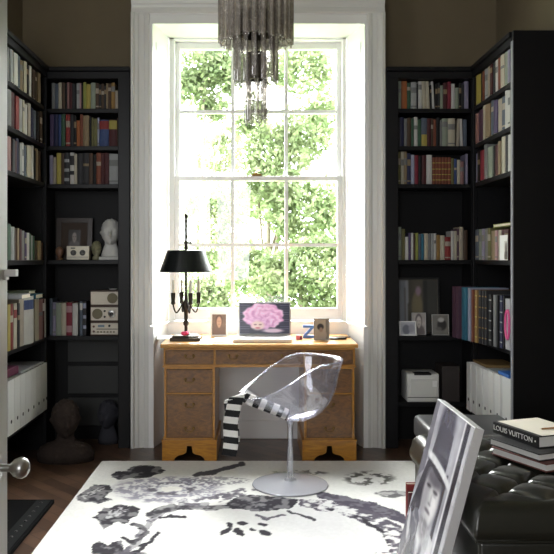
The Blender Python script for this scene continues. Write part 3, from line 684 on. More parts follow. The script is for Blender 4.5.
# right shelf 5 photos
SIL = mat('silver frame', (190, 190, 192), .3, metal=.7)
BF = mat('black frame', (22, 22, 23), .35)
def bigphoto(u, v):
    p = Painter(u, v, (78, 74, 64)); p.c *= (0.75 + .5 * fbm(u * 4, v * 5, 9))[:, None]
    p.poly([(0, 0), (.12, 0), (.16, 1), (0, 1)], (120, 124, 132)); p.poly([(.15, 0), (.22, 0), (.24, 1), (.18, 1)], (150, 152, 158))
    p.ell(.46, .45, .14, .33, (120, 110, 84)); p.ell(.5, .78, .07, .09, (148, 124, 140)); p.poly([(.64, 0), (.72, 0), (.72, 1), (.64, 1)], (40, 40, 40)); p.poly([(.72, 0), (1, 0), (1, 1), (.72, 1)], (58, 58, 54)); return p.c
frame_thing('framed_photo', 'large black framed photo behind the small ones, right fifth shelf', 'picture', PX(397.5, 5.26), PX(440, 5.26), 5.24, Z5, Z5 + .40, .014, BF, bigphoto, .1, 40, 44, strut=False)
frame_thing('framed_photo', 'small landscape photo in a white frame, leftmost on the fifth shelf', 'picture', PX(399.5, 5.13), PX(416.5, 5.13), 5.125, Z5, Z5 + .10, .007, PAPERW,
    lambda u, v: (lambda p: (p.ell(.4, .4, .25, .4, (104, 108, 120)), p.ell(.75, .5, .2, .35, (150, 150, 160)), p.c)[-1])(Painter(u, v, (176, 178, 186))), .12, 26, 20, strut=True)
frame_thing('framed_photo', 'upright grey portrait photo between the white frame and tilted photo', 'picture', PX(412, 5.19), PX(426, 5.19), 5.18, Z5, Z5 + .155, .004, SIL, portrait((176, 170, 166), (208, 200, 194), (92, 84, 84), (120, 112, 112), r=.2), .1, 26, 34, strut=False)
frame_thing('framed_photo', 'black and white photo beside the plum volume on the fifth shelf', 'picture', PX(432, 5.16), PX(449, 5.16), 5.15, Z5, Z5 + .145, .005, mat('pale frame', (170, 170, 166), .4), 
    lambda u, v: (lambda p: (p.ell(.6, .5, .3, .28, (52, 50, 48)), p.ell(.55, .75, .2, .12, (190, 188, 184)), p.ell(.4, .3, .2, .1, (96, 94, 90)), p.c)[-1])(Painter(u, v, (120, 118, 112))), .1, 26, 30, strut=False)
# printer
px0, px1 = PX(407, 5.12), PX(439.5, 5.12)
t = thing('printer', 'white desktop laser printer on the low shelf right of the window', 'printer', ((px0 + px1) / 2, 5.2, .31))
b = B(); rbox(b, px0, px1, 5.12, 5.34, .3105, .51, .014); obj('body', b, mat('printer plastic', (214, 214, 210), .45), t, smooth=40)
obj('paper_slot', bx(px0 + .05, px1 - .055, 5.118, 5.20, .498, .512), DARK, t, bevel=.004)
obj('tray_line', bx(px0 + .004, px1 - .004, 5.1185, 5.122, .343, .348), mat('grey gap', (70, 70, 70), .5), t)
b = B(); rbox(b, px0 + .02, px1 - .02, 5.114, 5.122, .36, .47, .004); obj('front_flap', b, mat('printer plastic'), t)
obj('control_panel', bx(px1 - .05, px1 - .02, 5.111, 5.1145, .42, .46), PAPERW, t)
tag(obj('storage_box', bx(PX(442, 5.14), 1.415, 5.135, 5.34, .3105, .56), mat('dark brown board', (40, 32, 30), .6), bevel=.004), 'dark brown box beside the printer on the low shelf', 'box')

# ================================================================== desk
WOODF = wood_mat('honey yew frame', (180, 126, 42), (148, 98, 28), 10, .32)
WOODD = wood_mat('burr walnut drawer', (128, 86, 38), (86, 54, 24), 9, .38, (2.5, 1, 5))
WOODP = wood_mat('golden yew plinth', (180, 124, 26), (148, 96, 18), 8, .35)
WOODT = wood_mat('pale yew top', (204, 152, 80), (180, 124, 56), 6, .3, (1, 6, 6), .4)
Y0, Y1 = 4.75, 5.33
dk = thing('pedestal_desk', 'honey coloured wooden pedestal desk standing in the window bay', 'desk', (.02, 5.04, 0))
dx0, dx1 = PX(160.5, 4.73), PX(358, 4.73)
b = B(); prism(b, [(Y0 - .02, .735), (Y0 - .028, .742), (Y0 - .028, .752), (Y0 - .02, .76), (Y1 + .01, .76), (Y1 + .01, .735)], dx0, dx1, 'X'); obj('desk_top', b, WOODT, dk, bevel=.002)
L0, L1, R0, R1 = PX(163.5, Y0), PX(215.5, Y0), PX(303.5, Y0), PX(355, Y0)
TZ = .615                        # underside of the frieze
b = B(); box(b, L0 + .001, R1 - .001, Y0 + .018, Y1 - .01, TZ, .7345)
box(b, L0, R1, Y0, Y0 + .018, .72, .7345); box(b, L0, R1, Y0, Y0 + .018, TZ, TZ + .012)
for x in (L0, L1 - .012, R0, R1 - .012): box(b, x, x + .012, Y0, Y0 + .018, TZ + .012, .72)
box(b, L0 - .006, R1 + .006, Y0 - .006, Y0 + .02, TZ - .006, TZ + .002)
obj('frieze', b, WOODF, dk)
def handle(dparent, x, z, w):
    b = B()
    for s in (-1, 1): lathe(b, [(0, -.006), (.006, -.005), (.010, -.002), (.010, 0), (0, 0)], (x + s * w, Y0 - .006, z), 12, axis='Y')
    tube(b, smooth_path([(x - w, Y0 - .012, z), (x - w * .95, Y0 - .016, z - .014), (x - w * .4, Y0 - .018, z - .021), (x, Y0 - .018, z - .017), (x + w * .4, Y0 - .018, z - .021), (x + w * .95, Y0 - .016, z - .014), (x + w, Y0 - .012, z)], 4), .0028, 6)
    return obj('handle', b, BRASS, dparent, smooth=50)
def drawer(x0, x1, z0, z1, hs):
    b = B(); box(b, x0 + .002, x1 - .002, Y0 - .004, Y0 + .016, z0 + .002, z1 - .002)
    box(b, x0 + .012, x1 - .012, Y0 - .006, Y0 - .004, z0 + .010, z1 - .010)
    d = obj('drawer', b, WOODD, dk, bevel=.002)
    for hx, hz in hs: handle(d, hx, hz, .026)
zf0, zf1 = TZ + .013, .719
for a, c in ((L0 + .013, L1 - .013), (L1 + .001, R0 - .001), (R0 + .013, R1 - .013)):
    m = (a + c) / 2; zc = (zf0 + zf1) / 2 + .01
    drawer(a, c, zf0, zf1, [(m, zc)] if c - a < .4 else [(m - .17, zc), (m + .17, zc)])
PZ0 = .145
for a, c in ((L0, L1), (R0, R1)):
    b = B(); box(b, a + .004, c - .004, Y0 + .018, Y1 - .02, PZ0, TZ - .007)
    for x in (a + .004, c - .018): box(b, x, x + .014, Y0, Y0 + .018, PZ0, TZ - .007)
    zc = [PZ(373.5, Y0), PZ(393.5, Y0), PZ(416, Y0), PZ(439, Y0)]
    for z in (TZ - .012, zc[1], PZ0 + .004): box(b, a + .018, c - .018, Y0, Y0 + .018, z - .006, z + .005)
    obj('pedestal', b, WOODF, dk)
    m = (a + c) / 2
    drawer(a + .019, c - .019, zc[1] + .006, TZ - .019, [(m, (zc[1] + TZ) / 2 + .005)])
    drawer(a + .019, c - .019, PZ0 + .010, zc[1] - .007, [(m, PZ(404, Y0)), (m, PZ(428, Y0))])
    # plinth with an ogee bracket cut-out
    b = B(); w = c - a + .016; x0 = a - .008
    cut = [(.22, .004), (.23, .026), (.30, .044), (.38, .05), (.44, .062), (.45, .09), (.455, .105)]
    out = [(x0, .004)] + [(x0 + w * q, z) for q, z in cut] + [(x0 + w * (1 - q), z) for q, z in cut[::-1]] + [(x0 + w, .004), (x0 + w, .135), (x0, .135)]
    prism(b, out, Y0 - .008, Y0 + .012, 'Y'); box(b, x0, x0 + .02, Y0 + .012, Y1 - .02, .001, .135); box(b, x0 + w - .02, x0 + w, Y0 + .012, Y1 - .02, .001, .135); box(b, x0 + .02, x0 + w - .02, Y1 - .04, Y1 - .02, .001, .135)
    box(b, x0 - .003, x0 + w + .003, Y0 - .011, Y1 - .018, .135, .1445)
    obj('plinth', b, WOODP, dk)

DT = .7605
# bouillotte lamp
lx, ly = PX(186, 4.96), 4.96
def LZ(py): return PZ(py, ly)
lp = thing('table_lamp', 'tall dark bronze candelabra lamp with black metal shade on the desk', 'lamp', (lx, ly, DT))
b = B(); box(b, lx - .10, lx + .10, ly - .08, ly + .08, DT, DT + .022); box(b, lx - .085, lx + .085, ly - .066, ly + .066, DT + .022, DT + .034); obj('base', b, BRONZE, lp, bevel=.003)
z0 = DT + .034
b = B(); lathe(b, [(0, z0), (.030, z0), (.032, z0 + .008), (.018, z0 + .018), (.011, z0 + .03), (.011, z0 + .06), (.018, z0 + .07), (.02, z0 + .085), (.012, z0 + .10), (.014, z0 + .15), (.026, z0 + .18), (.028, z0 + .20), (.016, z0 + .22), (.012, z0 + .25), (.008, z0 + .28), (.008, LZ(249)), (0, LZ(249))], (lx, ly, 0), 20); obj('stem', b, BRONZE, lp, smooth=50)
b = B(); lathe(b, [(0, LZ(249)), (.016, LZ(249)), (.01, LZ(246)), (.009, LZ(243)), (.009, LZ(222)), (.012, LZ(221)), (.008, LZ(219)), (.014, LZ(216.5)), (.006, LZ(214)), (0, LZ(213))], (lx, ly, 0), 16)
box(b, lx - .018, lx + .03, ly - .004, ly + .004, LZ(243.6), LZ(242)); ellipsoid(b, (lx + .032, ly, LZ(242.8)), (.008, .005, .009), 2)
obj('finial', b, BRONZE, lp, smooth=50)
b = B(); prof = [(.174, LZ(272)), (.176, LZ(271.2)), (.126, LZ(250.6)), (.122, LZ(250.3)), (.122, LZ(251)), (.171, LZ(271.4))]
lathe(b, prof + [prof[0]], (lx, ly, 0), 48, close=False); 
for k in range(3):
    a = k * 2 * PI / 3; tube(b, [(lx, ly, LZ(251)), (lx + .122 * math.cos(a), ly + .122 * math.sin(a), LZ(251))], .003, 6)
obj('lamp_shade', b, mat('black tole', (20, 24, 24), .3), lp, smooth=40)
CANDLE = mat('ivory candle sleeve', (238, 232, 214), .5)
for k in range(4):
    a = PI / 4 * .55 + k * PI / 2; cx, cy = math.cos(a), math.sin(a)
    q = lambda r, z: (lx + cx * r, ly + cy * r, z)
    b = B(); tube(b, smooth_path([q(.012, LZ(302)), q(.03, LZ(305)), q(.055, LZ(311)), q(.072, LZ(312)), q(.086, LZ(307)), q(.090, LZ(304))], 5), .005, 8)
    lathe(b, [(0, LZ(305)), (.006, LZ(304.6)), (.016, LZ(303)), (.012, LZ(301)), (.015, LZ(296)), (.016, LZ(292.5)), (0, LZ(292.5))], q(.090, 0)[:2] + (0,), 14)
    ar = obj('candle_arm', b, BRONZE, lp, smooth=50)
    b = B(); lathe(b, [(0, LZ(292.4)), (.0095, LZ(292.4)), (.0095, LZ(281)), (.004, LZ(280)), (0, LZ(279))], q(.090, 0)[:2] + (0,), 14); obj('candle', b, CANDLE, ar, smooth=50)
# pink flower at the foot
t = thing('fabric_flower', 'small hot pink fabric flower on the lamp base', 'flower', (PX(184.5, 4.9), 4.91, DT + .0345))
b = B()
for k in range(9):
    a = k * 2.4; r = .006 + .0016 * k
    b2 = ellipsoid(b, (PX(184.5, 4.9) + r * math.cos(a), 4.90 + r * math.sin(a) * .6, DT + .0485 + .0022 * (k % 3)), (.012, .009, .013), 2)
obj('petals', b, mat('hot pink fabric', (222, 60, 120), .6), t, smooth=180)
# laptop
lx0, lx1 = PX(238.5, 5.02), PX(291, 5.02)
lt = thing('laptop', 'open white laptop showing a pink peony on its screen', 'laptop', ((lx0 + lx1) / 2, 4.9, DT))
b = B(); rbox(b, PX(233, 4.86), PX(292.5, 4.86) - .006, 4.80, 5.02, DT, DT + .024, .005)
obj('base', b, mat('white polycarbonate', (232, 232, 232), .35), lt, smooth=40)
obj('keyboard', bx(lx0 + .03, lx1 - .03, 4.88, 4.995, DT + .0238, DT + .0255), mat('keyboard grey', (196, 196, 198), .5), lt)
R = Matrix.Translation((0, 5.02, DT + .02)) @ Matrix.Rotation(-.13, 4, 'X') @ Matrix.Translation((0, -5.02, -DT - .02))
b = B(); rbox(b, lx0, lx1, 5.02, 5.032, DT + .02, DT + .02 + .232, .004); b.transform(R); obj('lid', b, mat('silver plastic', (178, 180, 184), .35), lt, smooth=40)
def peony(u, v):
    p = Painter(u, v, (38, 38, 56)); st = ((v * 13) % 1) < .3; p.put(st * .45 * ((u < .2) | (u > .8)), (120, 116, 140))
    n = fbm(u * 7, v * 6, 5)
    th = np.arctan2(v - .5, u - .5)
    wob = .04 * np.sin(th * 9) + .03 * np.sin(th * 15 + 1)
    d = np.sqrt(((u - .47) / .42) ** 2 + ((v - .58) / .44) ** 2) + wob
    m = 1 - sm(d, .92, 1.02); pet = .5 + .5 * np.sin(d * 17 + th * 5 + 5 * n)
    n4 = fbm(u * 16 + 2 * n, v * 14, 77)
    c, c2 = np.array([238, 206, 228]) / 255, np.array([186, 124, 172]) / 255
    k = np.clip(.25 + .45 * pet + .9 * (n4 - .5) + .25 * (v - .5), 0, 1)[:, None]
    p.c = p.c * (1 - m[:, None]) + (c * k + c2 * (1 - k)) * m[:, None]
    p.ell(.36, .27, .13, .15, (222, 196, 190), 0, .35); p.ell(.31, .30, .03, .02, (130, 84, 96), 0, .5); p.ell(.41, .30, .03, .02, (130, 84, 96), 0, .5); p.ell(.36, .19, .05, .022, (178, 84, 100), 0, .5)
    p.ell(.66, .10, .2, .07, (206, 180, 196), 0, .4); return p.c
o = R @ Vector((lx0 + .009, 5.0192, DT + .02 + .016)); picture('screen', lt, o, (lx1 - lx0 - .018, 0, 0), R.to_3x3() @ Vector((0, 0, .205)), peony, 110, 70, mat('laptop screen', attr='col', rough=.25, emit=.45))
# photo of a child, in a white leafy frame
t = frame_thing('framed_photo', 'small sepia child photo in a white frame between lamp and laptop', 'picture', PX(210.5, 5.18), PX(227.5, 5.18), 5.17, DT, DT + .165, .011, PAPERW,
    portrait((120, 96, 78), (196, 152, 122), (88, 62, 50), (120, 92, 76), cy=.66, r=.19), .14, 30, 40)
b = B()
for k in range(9):
    a = k / 8 * PI; r0 = .085
    p0 = Vector((PX(219, 5.18) + .062 * math.cos(a), 5.185, DT + .10 + .062 * math.sin(a) * 1.0)); dv = Vector((math.cos(a), 0, math.sin(a)))
    s_ = Vector((-dv.z, 0, dv.x)) * .012
    for dy in (0,):
        vs = [b.verts.new(p0 - s_), b.verts.new(p0 + dv * .018 - s_ * .9 + Vector((0, .004, 0))), b.verts.new(p0 + dv * .045), b.verts.new(p0 + dv * .018 + s_ * .9 + Vector((0, .004, 0))), b.verts.new(p0 + s_)]
        r = bmesh.ops.extrude_face_region(b, geom=[b.faces.new(vs)]); bmesh.ops.translate(b, vec=(0, .004, 0), verts=[e for e in r['geom'] if isinstance(e, bmesh.types.BMVert)])
b.transform(Matrix.Translation((0, .024, 0))); obj('leaf_border', b, PAPERW, t)
# silver frame on the right
frame_thing('framed_photo', 'silver framed photo standing on the right end of the desk', 'picture', PX(314, 4.93), PX(329.5, 4.93), 4.93, DT, DT + .145, .006, mat('dull silver frame', (140, 136, 130), .35, metal=.5),
    lambda u, v: (lambda p: (p.poly([(.8, 0), (1, 0), (1, 1), (.8, 1)], (120, 116, 108)), p.ell(.5, .22, .38, .28, (170, 160, 150)), p.ell(.42, .62, .24, .16, (44, 38, 36)), p.ell(.46, .48, .13, .12, (150, 128, 116)), p.c)[-1])(Painter(u, v, (172, 166, 154))), .12, 30, 40)
# blue letter Z
t = thing('letter_ornament', 'blue standing letter Z behind the silver framed photo', 'letter', (PX(308.5, 5.08), 5.08, DT))
zx, zw, zh, st = PX(303, 5.08), .078, .088, .018
pts = [(0, 0), (zw, 0), (zw, st), (st * 1.5, st), (zw, zh - st * .8), (zw, zh), (0, zh), (0, zh - st), (zw - st * 1.5, zh - st), (0, st * .8)]
b = B(); prism(b, [(zx + a, DT + c) for a, c in pts], 5.08, 5.10, 'Y'); obj('letter', b, mat('letter blue', (74, 120, 190), .4), t)
t = thing('matchbox', 'little pink and black box between laptop and blue letter', 'box', (PX(299, 4.98), 4.99, DT))
b = B(); rbox(b, PX(296, 4.98), PX(300, 4.98), 4.98, 5.01, DT, DT + .03, .002); obj('box', b, mat('rose pink card', (214, 120, 140), .5), t)
b = B(); rbox(b, PX(300.1, 4.98), PX(302.5, 4.98), 4.98, 5.01, DT, DT + .026, .002); obj('cap', b, mat('dark rose', (110, 40, 60), .4), t)
t = thing('phone', 'slim black handset lying right of the silver photo frame', 'phone', (PX(338, 5.0), 4.99, DT), .12)
b = B(); rbox(b, -.06, .055, -.02, .02, 0.0005, .014, .005); obj('body', b, BLACKGLOSS, t, local=True, smooth=40)
t = thing('pen', 'thin black pen lying on desk behind the handset', 'pen', (PX(341, 5.1), 5.1, DT), -.1)
b = B(); lathe(b, [(0, -.07), (.002, -.068), (.0045, -.055), (.0045, .06), (.003, .065), (0, .066)], (0, 0, .005), 10, axis='X'); obj('barrel', b, BLACKGLOSS, t, local=True, smooth=50)
for k, (px, y, w, d, r, lb) in enumerate(((214, 4.92, .10, .08, .2, 'white note lying in front of the sepia child photo'), (226, 5.0, .09, .10, -.15, 'white envelope lying left of the laptop'), (172, 5.12, .10, .12, .1, 'white sheet of paper lying behind the bronze lamp'))):
    t = tag(obj('paper_sheet', bx(-w, w, -d, d, .0005, .0025), PAPERW, local=True), lb, 'paper'); t.location = (PX(px, y), y, DT - .0004 + k * .0003); t.rotation_euler.z = r; WM[t.name] = t.matrix_basis.copy()

# ================================================================== rug
RX0, RX1, RY0, RY1 = -.99, 1.02, 2.55, 4.732
RT = .014
def rug_cols(u, v):
    X = RX0 + (RX1 - RX0) * u; Y = RY0 + (RY1 - RY0) * v
    s = F / Y; px = CX + X * s; py = CY + (CZ - RT) * s     # where this tuft lies in the drawing the pattern was taken from
    n1 = fbm(X * 26, Y * 26, 11); n2 = fbm(X * 70, Y * 55, 23); n3 = fbm(X * 9, Y * 9, 31)
    wx = px + 5 * (n1 - .5); wy = py + 3.2 * (fbm(X * 24 + 9, Y * 24, 17) - .5)
    p = Painter(u, v, (230, 230, 228)); p.u, p.v = wx, wy
    p.c *= (0.965 + .06 * n2)[:, None]
    D1, D2 = (62, 60, 66), (96, 92, 102)
    mot = sm(n1, .40, .56); mot2 = sm(n2, .38, .58)
    # big pale rose: mottled lilac grey
    d = np.sqrt(((wx - 168) / 62) ** 2 + ((wy - 490) / 15) ** 2); p.put((1 - sm(d, .75, 1.0)) * (.12 + .62 * sm(n1 * .5 + n2 * .5, .40, .58)), (116, 112, 130))
    d = np.sqrt(((wx - 172) / 22) ** 2 + ((wy - 488.5) / 6) ** 2); p.put((sm(d, .65, .8) - sm(d, 1.0, 1.2)) * .85 * sm(n1 + .4 * (n2 - .5), .40, .56), (96, 92, 102))
    d = np.sqrt(((wx - 172) / 12) ** 2 + ((wy - 489) / 3.4) ** 2); p.put((1 - sm(d, .8, 1.0)) * .85, (236, 234, 228))
    d = np.sqrt(((wx - 215) / 40) ** 2 + ((wy - 481) / 5) ** 2); p.put((1 - sm(d, .7, 1.0)) * .55 * mot2, (90, 86, 98))
    leaf = .62 + .38 * mot
    for poly in ([(111, 475), (116, 471), (126, 470.5), (132, 466.5), (142, 465.5), (160, 466.5), (166, 471), (158, 474.5), (146, 478), (130, 478.5), (118, 480), (112, 478)],
                 [(93, 518), (104, 508.5), (118, 504.5), (132, 506), (141, 509), (136, 517), (124, 524.5), (118, 521.5), (102, 529.5), (98, 520)],
                 [(92, 547), (98, 540.5), (108, 545), (120, 541), (124, 548), (126, 560), (122, 572), (94, 566)],
                 [(75, 498), (82, 491.5), (94, 485), (110, 484.5), (113, 490), (106, 497), (112, 500), (100, 503), (88, 502.5), (78, 501)]):
        p.poly(poly, D1, 1, leaf); 
    p.poly([(80, 496), (96, 489), (108, 488), (92, 495), (84, 499)], (214, 212, 212), .75, sm(n2, .45, .55))
    p.poly([(104, 514), (118, 507), (130, 510), (118, 515), (106, 520)], (206, 204, 208), .8, sm(n2, .42, .55))
    # scroll stems
    def stroke(pts, w, col, k=1, mask=1):
        best = np.full(len(wx), 9e9)
        q = [(x, 1.0 * y) for x, y in pts]
        for (x0, y0), (x1, y1) in zip(q, q[1:]):
            dx, dy = x1 - x0, (y1 - y0); L = dx * dx + dy * dy
            t = np.clip(((wx - x0) * dx + (wy - y0) * dy) / L, 0, 1)
            best = np.minimum(best, np.hypot(wx - x0 - t * dx, (wy - y0 - t * dy) * 1.5))
        p.put((1 - sm(best, w * .75, w)) * k * mask, col)
    stroke([(110, 562), (126, 552), (136, 543), (142, 532), (150, 522), (162, 512), (180, 507), (205, 505)], 4.5, D2, .9, .5 + .5 * mot)
    stroke([(124, 538), (132, 543), (140, 538), (147, 532), (140, 526), (133, 524)], 3.2, D1, 1, .7 + .3 * mot); stroke([(140, 546), (152, 541), (158, 533)], 2.6, D1); stroke([(128, 555), (138, 552), (146, 545)], 3, D1)
    stroke([(152, 515), (160, 510), (172, 507)], 6, D1, .95, .5 + .5 * mot); stroke([(160, 518), (172, 516), (184, 517)], 2.4, D1)
    stroke([(176, 508), (200, 508.5), (225, 507), (250, 504)], 3.2, D1, .95, .5 + .5 * mot); stroke([(180, 502), (215, 498), (245, 492)], 3.4, D2, .8, mot)
    stroke([(196, 475), (212, 473), (226, 468), (242, 464)], 3.6, D1, .85)
    p.poly([(226, 503), (240, 496), (262, 495), (285, 497), (300, 500), (292, 508), (270, 511), (248, 511), (232, 508)], D1, 1, .6 + .4 * mot)
    p.poly([(215, 495), (240, 488), (262, 490), (240, 497), (220, 502)], D2, .8, mot)
    p.poly([(316, 491), (345, 496), (375, 503), (405, 515), (420, 524), (412, 528), (395, 520), (366, 513), (338, 503), (316, 497)], (84, 80, 92), 1, .8 + .2 * mot)
    p.poly([(300, 499), (322, 500), (350, 505.5), (376, 513), (402, 527), (410, 545), (404, 566), (392, 580), (386, 560), (392, 546), (384, 534), (364, 523), (338, 514), (312, 509), (300, 506)], D2, 1, sm(n1, .36, .52))
    stroke([(318, 507), (340, 511), (362, 519), (382, 531), (390, 545)], 2.4, (56, 54, 60), .9, mot)
    stroke([(288, 511), (300, 515), (314, 520)], 1.8, D1, .9); stroke([(256, 516), (268, 519), (284, 515)], 1.8, D2, .9)
    d = np.sqrt(((wx - 370) / 28) ** 2 + ((wy - 478.5) / 7.5) ** 2); p.put((1 - sm(d, .7, 1.05)) * sm(n1, .42, .56) * .85, (84, 82, 80))
    d = np.sqrt(((wx - 392) / 18) ** 2 + ((wy - 494) / 3.6) ** 2); p.put((1 - sm(d, .8, 1.05)) * .85 * (.4 + .6 * mot), (88, 86, 90))
    d = np.sqrt(((wx - 300) / 30) ** 2 + ((wy - 473) / 3) ** 2); p.put((1 - sm(d, .8, 1.05)) * .7 * mot, (84, 82, 80))
    # sprigs in the middle of the ring
    for cx, cy, rx, ry, ro in ((226, 531, 7, 2.6, -.5), (230, 525, 4, 2.4, .4), (238, 531, 5, 3, .2), (242, 523.5, 5.5, 2.4, .1), (240, 534, 4.5, 2.2, 0), (262, 525, 6, 2, .1), (265, 533, 7, 2.6, .2), (252, 530, 4, 1.8, .2)):
        dx, dy = wx - cx, wy - cy; c, w = math.cos(ro), math.sin(ro)
        d = np.sqrt(((dx * c + dy * w) / rx) ** 2 + ((-dx * w + dy * c) / ry) ** 2); p.put(1 - sm(d, .8, 1.05), D1)
    # the ring closes in the near half of the rug
    near = np.hypot((X - .02) / .60, (Y - 3.42) / .62); p.put((sm(near, .86, .92) - sm(near, 1.06, 1.12)) * (Y < 3.26) * sm(n1, .38, .54), D2)
    return p.c
def rug_pos(u, v):
    X = RX0 + (RX1 - RX0) * u; Y = RY0 + (RY1 - RY0) * v
    e = np.minimum(np.minimum(X - RX0, RX1 - X), np.minimum(Y - RY0, RY1 - Y))
    Xw = X + np.where(u == 0, .004 * np.sin(Y * 60), 0); Yw = Y + np.where(v == 1, .003 * np.sin(X * 55), 0)
    z = np.where(e <= 1e-9, .0015, RT) + np.where(e > 1e-9, .0016 * vnoise(X * 60, Y * 60, 3), 0)
    return np.stack([Xw, Yw, z], 1)
me = grid_mesh(300, 320, rug_pos, rug_cols); me.name = 'rug'
RUGM = mat('wool rug', attr='col', rough=.95, spec=.1, bump=.35, bscale=160)
me.materials.append(RUGM)
rug = bpy.data.objects.new('area_rug', me); COL.objects.link(rug)
tag(rug, 'cream wool rug with charcoal floral scrolls under the clear chair', 'rug')

# black studded mat by the door
t = thing('floor_mat', 'black mat with studded border on the floor beside the door', 'mat', (-1.25, 3.4, 0))
b = B(); rbox(b, -1.425, -1.075, 2.75, 3.95, .0005, .022, .004); obj('mat', b, mat('black rubber', (10, 10, 11), .8, spec=.05), t)
b = B(); box(b, -1.165, -1.09, 2.76, 3.94, .0219, .0235); obj('border', b, mat('charcoal leather', (22, 23, 24), .7, spec=.1), t)
for k in range(17):
    b = B(); lathe(b, [(.008, 0), (.007, .003), (.003, .005), (0, .0053)], (-1.128, 2.80 + k * .068, .0235), 10); obj('stud', b, DARK, t, smooth=60)

# ================================================================== clear swivel chair
chx, chy = .195, 4.22
ch = thing('swivel_chair', 'clear acrylic tub chair on a round pedestal base in front of desk', 'chair', (chx, chy, RT))
ACR = clear_mat('clear acrylic', (.95, .95, .98), .04, .08, .42, haze=.035)
b = B(); lathe(b, [(.0, .0), (.214, .0), (.217, .003), (.214, .008), (.16, .013), (.08, .019), (.035, .028), (.026, .04), (0, .04)], (chx, chy, RT + .0025), 64)
obj('base', b, mat('polished aluminium', (214, 217, 228), .22, metal=.35, coat=.4), ch, smooth=40)
b = B(); lathe(b, [(.021, .043), (.018, .07), (.0165, .2), (.0165, .33), (.02, .36), (.03, .372), (0, .372)], (chx, chy, RT + .0025), 28); obj('stem', b, clear_mat('chair stem acrylic', (.80, .82, .86), .05, .25, .9), ch, smooth=50)
TURN = .20        # the chair faces the left, turned a little to the camera
def shell_pt(phi, t, off=0):
    "phi = 0 front lip, pi = back; t = 0 bottom centre .. 1 rim"
    cb = (1 - math.cos(phi)) / 2
    zr = .540 + .205 * sm(np.array(cb), -.05, .72) - .012
    zr = float(zr); rr = .315 - .0 * cb
    side = abs(math.sin(phi)); rr = .315 * (1 - cb) + .262 * cb; rr = rr * (1 - .02 * side)
    # profile: flat seat then rising wall; front slopes, back bulges
    front = (1 - cb)
    e = 1.15 * front + .50 * (1 - front)          # radial growth exponent
    r = rr * (t ** e) * (1 + (.16 * math.sin(PI * t) * (1 - front)))
    zt = (t ** (1.35 * front + 1.75 * (1 - front)))
    z0 = .384
    z = z0 + (zr - z0) * zt
    if t > .85: r += (t - .85) / .15 * .022 * cb ** 2     # flare of the back rim
    ox = .015
    x = -math.cos(phi) * r + ox * t; y = -math.sin(phi) * r * .97
    c, s = math.cos(TURN), math.sin(TURN)
    return Vector((chx + x * c - y * s, chy + x * s + y * c, z + off))
b = B(); NP, NT = 72, 26; rings = []
for j in range(NT + 1):
    t_ = j / NT
    rings.append([b.verts.new(shell_pt(0, 0))] if j == 0 else [b.verts.new(shell_pt(2 * PI * i / NP, t_)) for i in range(NP)])
for j in range(NT):
    for i in range(NP):
        k = (i + 1) % NP
        b.faces.new((rings[0][0], rings[1][k], rings[1][i]) if j == 0 else (rings[j][i], rings[j + 1][i], rings[j + 1][k], rings[j][k]))
sh = obj('seat_shell', b, ACR, ch, smooth=180)
sd = sh.modifiers.new('solid', 'SOLIDIFY'); sd.thickness = .006; sd.offset = 1
b = B(); pts = [shell_pt(2 * PI * i / NP, 1) for i in range(NP)]; tube(b, pts + [pts[0]], .004, 8); obj('rim', b, clear_mat('acrylic rim', (.88, .88, .93), .08, .15, .5), ch, smooth=180)
# scarf
SC_W, SC_B = mat('white knit', (226, 224, 220), .9, bump=.3, bscale=200), mat('black knit', (20, 20, 22), .9, bump=.3, bscale=200)
t = thing('scarf', 'black and white striped scarf hanging over the clear chair lip', 'scarf', P(232, 450, chy - .1))
def ribbon(bm, pts, wv, thick, stripe, first=0):
    "a knitted band along pts, wv = width vectors"
    dist = 0; rows = []
    for i, p in enumerate(pts):
        tg = (pts[min(i + 1, len(pts) - 1)] - pts[max(i - 1, 0)]).normalized(); nrm = tg.cross(wv[i].normalized()).normalized() * thick
        w = wv[i]; rows.append(([bm.verts.new(p - w + nrm * .6), bm.verts.new(p - w * .5 + nrm * 1.3), bm.verts.new(p + nrm), bm.verts.new(p + w * .5 + nrm * 1.4), bm.verts.new(p + w + nrm * .6),
                     bm.verts.new(p + w - nrm * .6), bm.verts.new(p - nrm), bm.verts.new(p - w - nrm * .6)], dist))
        if i + 1 < len(pts): dist += (pts[i + 1] - p).length
    for (a, d0), (c, d1) in zip(rows, rows[1:]):
        mi = (int(((d0 + d1) / 2) / stripe) + first) % 2
        for k in range(8): bm.faces.new((a[k], a[(k + 1) % 8], c[(k + 1) % 8], c[k])).material_index = mi
    bm.faces.new(rows[0][0][::-1]).material_index = first % 2; bm.faces.new(rows[-1][0])
ph = .20
lipn = shell_pt(ph, 1.0)
seat = [shell_pt(ph + .9 * k / 10, 1 - .74 * k / 10, .014) for k in range(1, 11)]
hang = [lipn + Vector((-.072 + .003 * k + .006 * math.sin(k * .8), -.01, -.315 + .0315 * k)) for k in range(0, 10)]
path = hang + [lipn + Vector((-.026, 0, .004)), lipn + Vector((-.004, 0, .017))] + seat
path = smooth_path(path, 6); n = len(path); nh = int(n * .47)
wv = []
for i in range(n):
    f = min(1, max(0, (i - nh) / (n * .12)))
    a = Vector((.040, -.020, 0)); c2 = Vector((.012, -.016, .030)); wv.append(a.lerp(c2, f))
b = B(); ribbon(b, path, wv, .006, .036, 1); obj('knitted_band', b, [SC_W, SC_B], t, smooth=60)
b = B(); hang2 = [lipn + Vector((-.068 - .004 * k * .5 + .02, .03, -.25 + .033 * k)) for k in range(0, 8)] + [lipn + Vector((-.02, .03, .006)), lipn + Vector((.012, .03, .016))]
